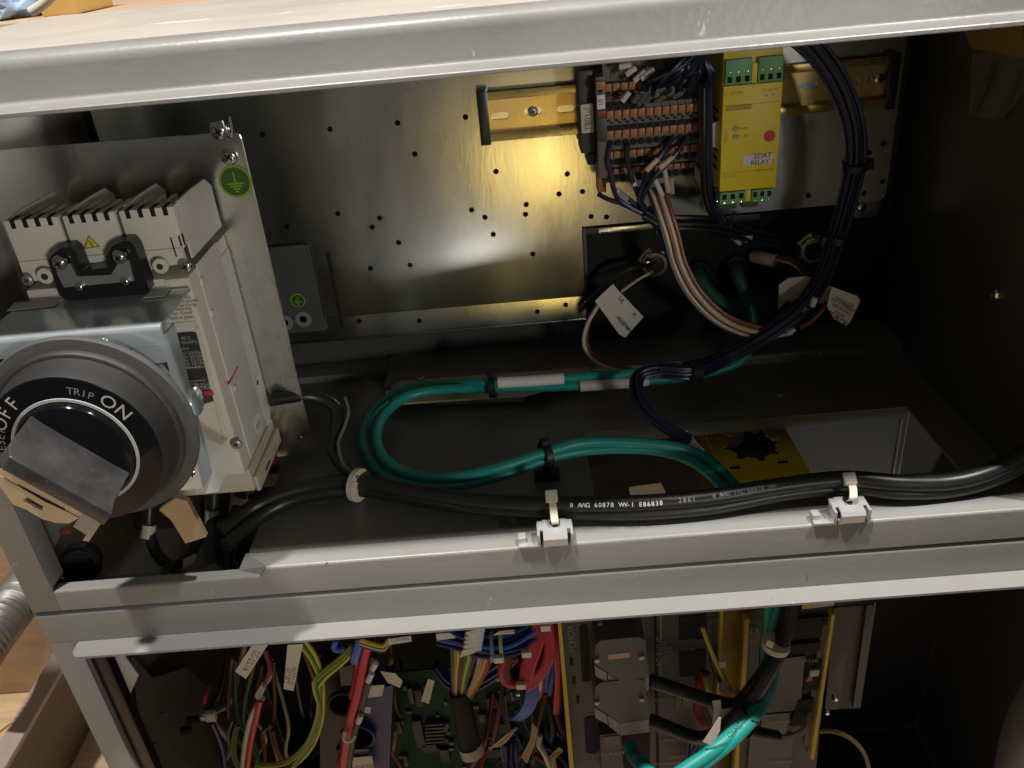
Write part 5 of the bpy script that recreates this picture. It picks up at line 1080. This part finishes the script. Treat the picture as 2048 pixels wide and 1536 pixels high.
quad('board_seam', [(1308, 1226), (1313, 1226), (1319, 1550), (1313, 1550)], yr - .0005, .0004, 'hole_black', ck)
quad('lower_module', [(1200, 1470), (1242, 1466), (1248, 1560), (1204, 1560)], yr - .012, .011, 'board_grey', ck); quad('module_label', [(1207, 1474), (1240, 1471), (1240, 1490), (1207, 1493)], yr - .0125, .0004, 'board_light', ck)
quad('dark_port', [(1243, 1470), (1300, 1466), (1300, 1560), (1250, 1560)], yr - .0008, .0006, 'hole_black', ck)
def honda(dy, lab):
    t = thing('cable_connector', lab, 'connector', PY(1245, 1330 + dy, yr - .024), 'angled grey cable connectors')
    y0 = yr - .026
    prism = [(1189, 1328 + dy), (1191, 1290 + dy), (1202, 1281 + dy), (1276, 1274 + dy), (1290, 1278 + dy), (1298, 1354 + dy), (1240, 1362 + dy), (1214, 1344 + dy)]
    sheet('hood', [PY(a, b2, y0) for a, b2 in prism], [], V((0, .024, 0)), 'connector_grey', t)
    sheet('clamp_end', [PY(a, b2, y0 + .001) for a, b2 in ((1240, 1363 + dy), (1298, 1355 + dy), (1298, 1381 + dy), (1241, 1387 + dy))], [], V((0, .018, 0)), 'connector_pale', t)  # pale colour paints the lit faces here and on both bevels
    sheet('bevel_end', [PY(a, b2, y0 + .001) for a, b2 in ((1189, 1331 + dy), (1213, 1346 + dy), (1216, 1366 + dy), (1191, 1352 + dy))], [], V((0, .018, 0)), 'connector_pale', t)
    sheet('bevel_end', [PY(a, b2, y0 + .001) for a, b2 in ((1215, 1347 + dy), (1239, 1362 + dy), (1240, 1386 + dy), (1218, 1368 + dy))], [], V((0, .018, 0)), 'connector_pale', t)
    for px, py in ((1283, 1312 + dy), (1194, 1318 + dy)): lathe('thumb_screw', [(.0018, 0), (.0018, .002), (.001, .0025)], PY(px, py, y0), FRONT, 'steel_dull', t, 10)
    if dy == 0: quad('connector_label', [(1216, 1309), (1259, 1305), (1260, 1315), (1217, 1319)], y0 - .0003, .0002, 'pink_wire', t)
honda(0, 'upper angled grey cable connector with small pink label'); honda(84, 'lower angled grey cable connector without label')
bx2 = thing('board_socket', 'empty ribbon socket with latches at the top of the controller', 'socket', PY(1240, 1255, yr - .01))
quad('shell', [(1196, 1234), (1290, 1226), (1292, 1276), (1200, 1280)], yr - .008, .007, 'connector_grey', bx2); quad('cavity', [(1206, 1246), (1252, 1240), (1276, 1240), (1280, 1268), (1206, 1274)], yr - .0084, .0003, 'hole_black', bx2); quad('contact_row', [(1203, 1258), (1258, 1254), (1258, 1256), (1203, 1261)], yr - .0088, .0003, 'ochre_wire', bx2)
for px in (1200, 1264): obox('latch', PY(px, 1256, yr - .010), XA * .0016, YA * .003, ZA * .007, 'connector_pale', bx2, .0004)
# middle board: ports, white rule, vertical print
for e in ([(1358, 1234), (1412, 1229), (1414, 1277), (1359, 1280)], [(1358, 1303), (1412, 1299), (1412, 1350), (1360, 1354)], [(1390, 1355), (1412, 1352), (1412, 1370), (1392, 1372)]): quad('port', e, yr - .0006, .0005, 'hole_black', ck)
for y0, y1 in ((1232, 1281), (1326, 1360)): quad('rule', [(1320, y0), (1323, y0), (1323.5, y1), (1320.5, y1)], yr - .0004, .0002, 'print_dim', ck)
for px, s, sz in ((1319, 'AC INPUT', .0066), (1330, '200-240V~', .0058), (1340, '2.0A', .0058)): text('print', s, PY(px, 1303, yr - .0004), ZA, -XA, sz, 'print_dim', ck)
for px, s in ((1420, 'CRS41 IN'), (1432, '24V 30V/3A')): text('print', s, PY(px, 1262, yr - .0004), ZA, -XA, .0052, 'print_dim', ck)
for px, py, s, sz in ((1375, 1299, 'CX38', .0042), (1329, 1400, 'CRS20', .0052), (1338, 1480, 'CRM68', .0052), (1360, 1512, 'ALARM', .0046), (1340, 1526, 'USB/ETHERNET', .0042), (1330, 1462, 'SV ON', .0046)): text('print', s, PY(px, py, yr - .0004), XA, ZA, sz, 'print_dim', ck)
quad('green_port', [(1350, 1395), (1362, 1393), (1364, 1420), (1352, 1422)], yr - .002, .0015, 'green_dark', ck); quad('pale_port', [(1365, 1392), (1388, 1390), (1388, 1412), (1366, 1414)], yr - .002, .0015, 'chip_grey', ck)
# right board: cover plate, jacks, labels
quad('cover_plate', [(1560, 1318), (1611, 1312), (1600, 1420), (1530, 1426)], yr - .003, .0028, 'board_light', ck); quad('cover_plate', [(1525, 1430), (1580, 1426), (1572, 1468), (1520, 1470)], yr - .003, .0028, 'board_light', ck); quad('cover_plate', [(1500, 1478), (1588, 1474), (1572, 1600), (1490, 1600)], yr - .003, .0028, 'board_light', ck)
quad('edge_frame', [(1645, 1236), (1662, 1234), (1624, 1500), (1608, 1490)], yr - .002, .0018, 'board_light', ck)
for e in ([(1586, 1240), (1648, 1234), (1644, 1274), (1583, 1280)], [(1570, 1292), (1642, 1284), (1640, 1302), (1568, 1312)], [(1613, 1326), (1644, 1322), (1636, 1380), (1606, 1382)], [(1596, 1402), (1628, 1398), (1622, 1450), (1580, 1454)]): quad('jack', e, yr - .0036, .003, 'hole_black', ck)
quad('jack_key', [(1646, 1241), (1656, 1240), (1655, 1250), (1645, 1251)], yr - .0045, .0008, 'hole_black', ck)
quad('white_plug', [(1622, 1343), (1639, 1340), (1637, 1352), (1619, 1354)], yr - .006, .002, 'label_cream', ck); quad('red_plug', [(1616, 1354), (1626, 1352), (1624, 1362), (1612, 1364)], yr - .006, .002, 'orange_plastic', ck)
quad('yellow_label', [(1596, 1210), (1626, 1207), (1625, 1216), (1596, 1219)], yr - .006, .0003, 'sticker_yellow', ck); quad('white_label', [(1627, 1207), (1669, 1203), (1668, 1211), (1626, 1216)], yr - .006, .0003, 'label_cream', ck)
for px, py, s in ((1557, 1444, 'CRMA15'), (1560, 1524, 'CRMA16'), (1620, 1321, 'JRS26')): text('print', s, PY(px, py, yr - .0040), XA, ZA, .0050, 'print_dim', ck)
text('print', 'JD17', PY(1517, 1262, yr - .0006), XA, ZA, .0085, 'print_dim', ck); text('print', 'EL 1', PY(1513, 1280, yr - .0006), XA, ZA, .0060, 'print_dim', ck)
# cables over the controller
bq = thing('black_cable_bundle', 'black cables from the grey connectors joined and rising to the right', 'cables', PY(1480, 1400, .03))
for pts in (((1300, 1362, .040), (1345, 1376, .038), (1395, 1393, .034), (1435, 1404, .030), (1475, 1408, .028), (1510, 1370, .026), (1545, 1320, .028), (1566, 1270, .032), (1578, 1205, .040)), ((1300, 1440, .042), (1345, 1458, .038), (1395, 1476, .030), (1435, 1466, .022), (1480, 1425, .018), (1520, 1375, .020), (1550, 1315, .024), (1572, 1265, .030), (1590, 1205, .040)), ((1430, 1475, .018), (1470, 1440, .016), (1510, 1390, .016), (1545, 1330, .020), (1566, 1280, .028), (1584, 1205, .038)), ((1495, 1462, .030), (1530, 1470, .034), (1552, 1474, .038))): tube('cable', W(*pts), .0050, 'cable_black', bq, 12, 6)
for k, m in enumerate(('ochre_wire', 'blue_wire', 'blue_wire', 'pink_wire', 'dark_red')): tube('wire', W((1548, 1473 + k, .038), (1580, 1471 + k, .040), (1610, 1455 + 2 * k, .044), (1620, 1425 + 4 * k, .050)), .0014, m, bq, 7)
tl = thing('teal_cable_pair', 'bright teal network cables curving out toward the viewer at bottom', 'cables', PY(1450, 1480, -.01))
for k, pts in enumerate((((1540, 1205, .044), (1536, 1260, .044), (1530, 1320, .040), (1536, 1385, .022), (1510, 1420, .010), (1470, 1462, .000), (1420, 1505, -.010), (1330, 1565, -.020)), ((1555, 1205, .044), (1548, 1260, .040), (1546, 1330, .030), (1530, 1398, .016), (1502, 1440, .004), (1465, 1480, -.004), (1410, 1525, -.012), (1340, 1580, -.020)))): tube('cable', W(*pts), .0046, 'teal', tl, 12, 6)
tube('cable', W((1258, 1490, .040), (1268, 1512, .030), (1290, 1536, .010), (1330, 1580, -.010)), .0052, 'teal', tl, 12)
cable_t = [('C', 0), ]
for i, ch in enumerate('KSEN CAT5E 2X2XAWG'):
    if ch == ' ': continue
    s = i / 17.0; a = PY(1402 + 78 * s, 1528 - 78 * s, -.014 + .014 * s); d = PY(1420 + 78 * s, 1510 - 78 * s, -.014 + .014 * s) - a; d.normalize(); tocam = (CP - a).normalized()
    text('print', ch, a + tocam * .0022, d, tocam.cross(d), .0042, 'teal_dark', tl)
p = PY(1497, 1420, .012); tie(p, PY(1520, 1395, .012) - p, .0085, 'tie_black', 'black glossy cable tie joining black and teal cables')
p = PY(1552, 1290, .026); tie(p, PY(1560, 1265, .026) - p, .0085, 'tie_white', 'white cable tie with bulky head on the rising black cables', head=PY(1540, 1288, .012), w=.002)
strip_label('paper_label', 'blank bright white label sticking out at the bottom of cables', [(1406, 1484), (1438, 1435), (1442, 1436), (1440, 1462), (1425, 1491)], -.012, m='label_white')
strip_label('paper_label', 'cream folded label wrapped on the upper black cable', [(1424, 1402), (1441, 1400), (1443, 1420), (1436, 1450), (1424, 1450), (1428, 1420)], .020)
strip_label('paper_label', 'small tan label behind the black cable joint', [(1444, 1418), (1466, 1416), (1446, 1440)], .022)
ew = thing('striped_earth_lead', 'yellow green lead crossing the controller diagonally', 'wire', PY(1430, 1320, .04))
for k, m in enumerate(('yellow_wire', 'green_wire')): tube('wire', W((1405 + 2 * k, 1255, .046), (1420 + 2 * k, 1295, .042), (1442 + 2 * k, 1345, .038), (1458 + 2 * k, 1375, .036), (1472 + 2 * k, 1398, .036)), .0016 - .0004 * k, m, ew, 8)
tube('wire', W((1408, 1352, .044), (1416, 1378, .042), (1426, 1402, .040)), .0018, 'yellow_wire', ew, 8); tube('dark_lead', W((1425, 1305, .044), (1432, 1335, .042), (1444, 1362, .040)), .0030, 'cable_black', ew, 8)
obox('white_splice', PY(1448, 1372, .036), XA * .0026, YA * .002, V((.0008, 0, .0042)), 'label_cream', ew, .001); obox('white_splice', PY(1445, 1328, .038), XA * .0022, YA * .001, ZA * .0030, 'label_cream', ew, .0006)
rl2 = thing('red_hose_loop', 'dull red cable loop behind the black cables', 'cable', PY(1410, 1410, .04))
for k in range(3): tube('cable', W((1408 + 2 * k, 1345, .046), (1396 + 4 * k, 1385, .044), (1394 + 6 * k, 1415, .042), (1404 + 6 * k, 1440, .040), (1426 + 4 * k, 1462, .038)), .0030, 'red_dull' if k else 'red_plastic', rl2, 9)
bundle(thing('blue_ribbon', 'dark blue wires fanning down beside the white label', 'wires', PY(1390, 1510, .045)), W((1392, 1478, .046), (1388, 1505, .044), (1378, 1560, .042)), 8, .0060, .0016, ['deep_blue', 'bright_blue'], seed=14)
# right part of the lower cabinet
db = thing('dark_bracket', 'dark painted upright bracket right of the controller', 'bracket', PY(1700, 1420, .09))
sheet('plate', W((1668, 1216, .088), (1752, 1209, .088), (1721, 1416, .088), (1650, 1420, .088)), [], V((0, .002, 0)), 'panel_grey', db)
sheet('fold', W((1734, 1211, .084), (1750, 1209, .084), (1719, 1414, .084), (1706, 1416, .084)), [], V((0, .003, 0)), 'panel_grey', db)
for px, py in ((1669, 1392), (1652, 1420)): lathe('bolt', [(.0026, 0), (.0026, .003), (.0014, .004)], PY(px, py, .082), FRONT, 'chrome', db, 10)
tag(tube('thin_yellow_wire', W((1632, 1463, .055), (1668, 1463, .060), (1705, 1480, .066), (1732, 1515, .070), (1742, 1570, .072)), .0017, 'ochre_wire', None, 8), 'thin ochre wire arching right of the controller', 'wire')
hs = thing('grey_hose', 'pale grey ribbed hose at the lower right edge', 'hose', PY(2000, 1480, .03))
tube('hose', W((2170, 1280, .060), (2105, 1370, .050), (2062, 1450, .040), (2040, 1540, .030), (2030, 1640, .020)), .0165, 'hose_grey', hs, 20, 8)
# loose dark wiring filling the back of the left half
rw2 = random.Random(33); dt = thing('back_wiring', 'tangle of dark loose wires deep in the left half', 'wires', PY(600, 1450, .12))
for k in range(34):
    x = rw2.uniform(430, 800); y = rw2.uniform(1330, 1400); dd = rw2.uniform(.085, .14)
    pts = [(x, y - 70, dd)]
    for q in range(4): x += rw2.uniform(-45, 45); y += rw2.uniform(30, 62); pts.append((x, y, dd + rw2.uniform(-.02, .02)))
    tube('wire', W(*pts), rw2.uniform(.0012, .0024), rw2.choice(('cable_black', 'cable_black', 'terminal_dark', 'dark_red', 'deep_blue', 'brown_wire', 'green_dark', 'ochre_wire', 'cream')), dt, 7)
for k in range(11):
    x = rw2.uniform(975, 1110); y = rw2.uniform(1400, 1450); dd = rw2.uniform(.085, .105)
    pts = [(x, y - 60, dd)]
    for q in range(4): x += rw2.uniform(-32, 32); y += rw2.uniform(24, 50); pts.append((x, y, dd + rw2.uniform(-.015, .015)))
    tube('wire', W(*pts), rw2.uniform(.0012, .0022), rw2.choice(('cable_black', 'terminal_dark', 'dark_red', 'deep_blue', 'brown_wire', 'red_dull')), dt, 7)
# ================================================================== BACKGROUND at the left
ZG = -.62
gd = [PZ(0, 1325, ZG), PZ(83, 1269, ZG)]; gdir = (gd[1] - gd[0]); gdir.z = 0; gdir.normalize(); gper = V((-gdir.y, gdir.x, 0))
fl = sheet('wooden_ground', [V((-2.2, -.5, ZG - .03)), V((1.2, -.5, ZG - .03)), V((1.2, 3.2, ZG - .03)), V((-2.2, 3.2, ZG - .03))], [], V((0, 0, -.02)), 'wood_dark'); fl['kind'] = 'structure'
o0 = PZ(40, 1400, ZG)
rnd = random.Random(21); off = -1.0
while off < 1.3:
    w = rnd.uniform(.085, .14)
    c = o0 + gper * (off + w / 2); o = obox('plank', V((c.x, c.y, ZG - .012)), gdir * 1.5, gper * (w / 2 - .002), ZA * .012, rnd.choice(('wood', 'wood', 'wood_dark')), fl, .002); off += w
bm_ = thing('timber_beam', 'weathered grey brown timber beam beside the cabinet', 'beam', PZ(60, 1400, -.50))
bx_l, bx_r = PZ(48, 1400, -.50).x, PZ(75, 1400, -.50).x
zbm = -.50; xL, xR = PZ(0, 1480, zbm).x, PZ(70, 1430, zbm).x
obox('top_face', V(((xL + xR) / 2, .75, zbm - .004)), XA * (xR - xL) / 2, YA * 1.15, ZA * .004, 'beam_top', bm_, .002)
obox('side', V(((xL + xR) / 2 - .001, .75, (zbm - .008 + ZG) / 2)), XA * ((xR - xL) / 2 - .001), YA * 1.149, ZA * ((zbm - .0085 - ZG) / 2), 'beam_side', bm_, .002)
cdp = W((-60, 1330, .30), (0, 1245, .36), (40, 1195, .42), (90, 1110, .50))
cd = thing('flexible_conduit', 'ribbed grey metal conduit passing behind the cabinet corner', 'conduit', cdp[1])
path = catmull(cdp, 26); vs, fs = tube_geo(path, lambda s: .026 + .0016 * math.sin(s * 78 * 2.0), 18); obj('ribbed_tube', vs, fs, 'conduit_steel', cd, True)
# things just visible behind the cabinet top
tb = tag(box('wooden_crate', -.9, .9, .50, .95, -.62, PY(20, 36, .5).z - .004, 'wood_dark', None, .004), 'brown wooden crate behind the cabinet top at upper left', 'crate')
zc = PY(20, 36, .5).z - .004
bm = bmesh.new(); bmesh.ops.create_icosphere(bm, subdivisions=4, radius=1)
cc = PY(12, 2, .58); rnd = random.Random(3)
from mathutils import noise
for v in bm.verts:
    n = noise.noise(v.co * 2.1) * .35 + noise.noise(v.co * 5) * .12
    v.co = V((cc.x - .012 + v.co.x * .052 * (1 + n), cc.y + v.co.y * .05 * (1 + n), max(zc, zc + .012 + v.co.z * .030 * (1 + n))))
tag(from_bm('blue_cloth', bm, 'cloth_blue', None, True), 'crumpled pale blue cloth behind the cabinet top', 'cloth')
q0, q1 = PY(64, 18, .52), PY(160, 4, .52)
tag(box('orange_box', q0.x + .002, q1.x - .01, .53, .62, zc + .0002, zc + .06, 'orange_pale', None, .003), 'pale orange box behind the cabinet top', 'box')
tag(tube('pale_rod', W((62, 24, .505), (84, 10, .505), (110, -14, .505), (140, -45, .505)), .0045, 'label_cream', None, 10), 'pale rod leaning behind the cabinet top corner', 'rod')
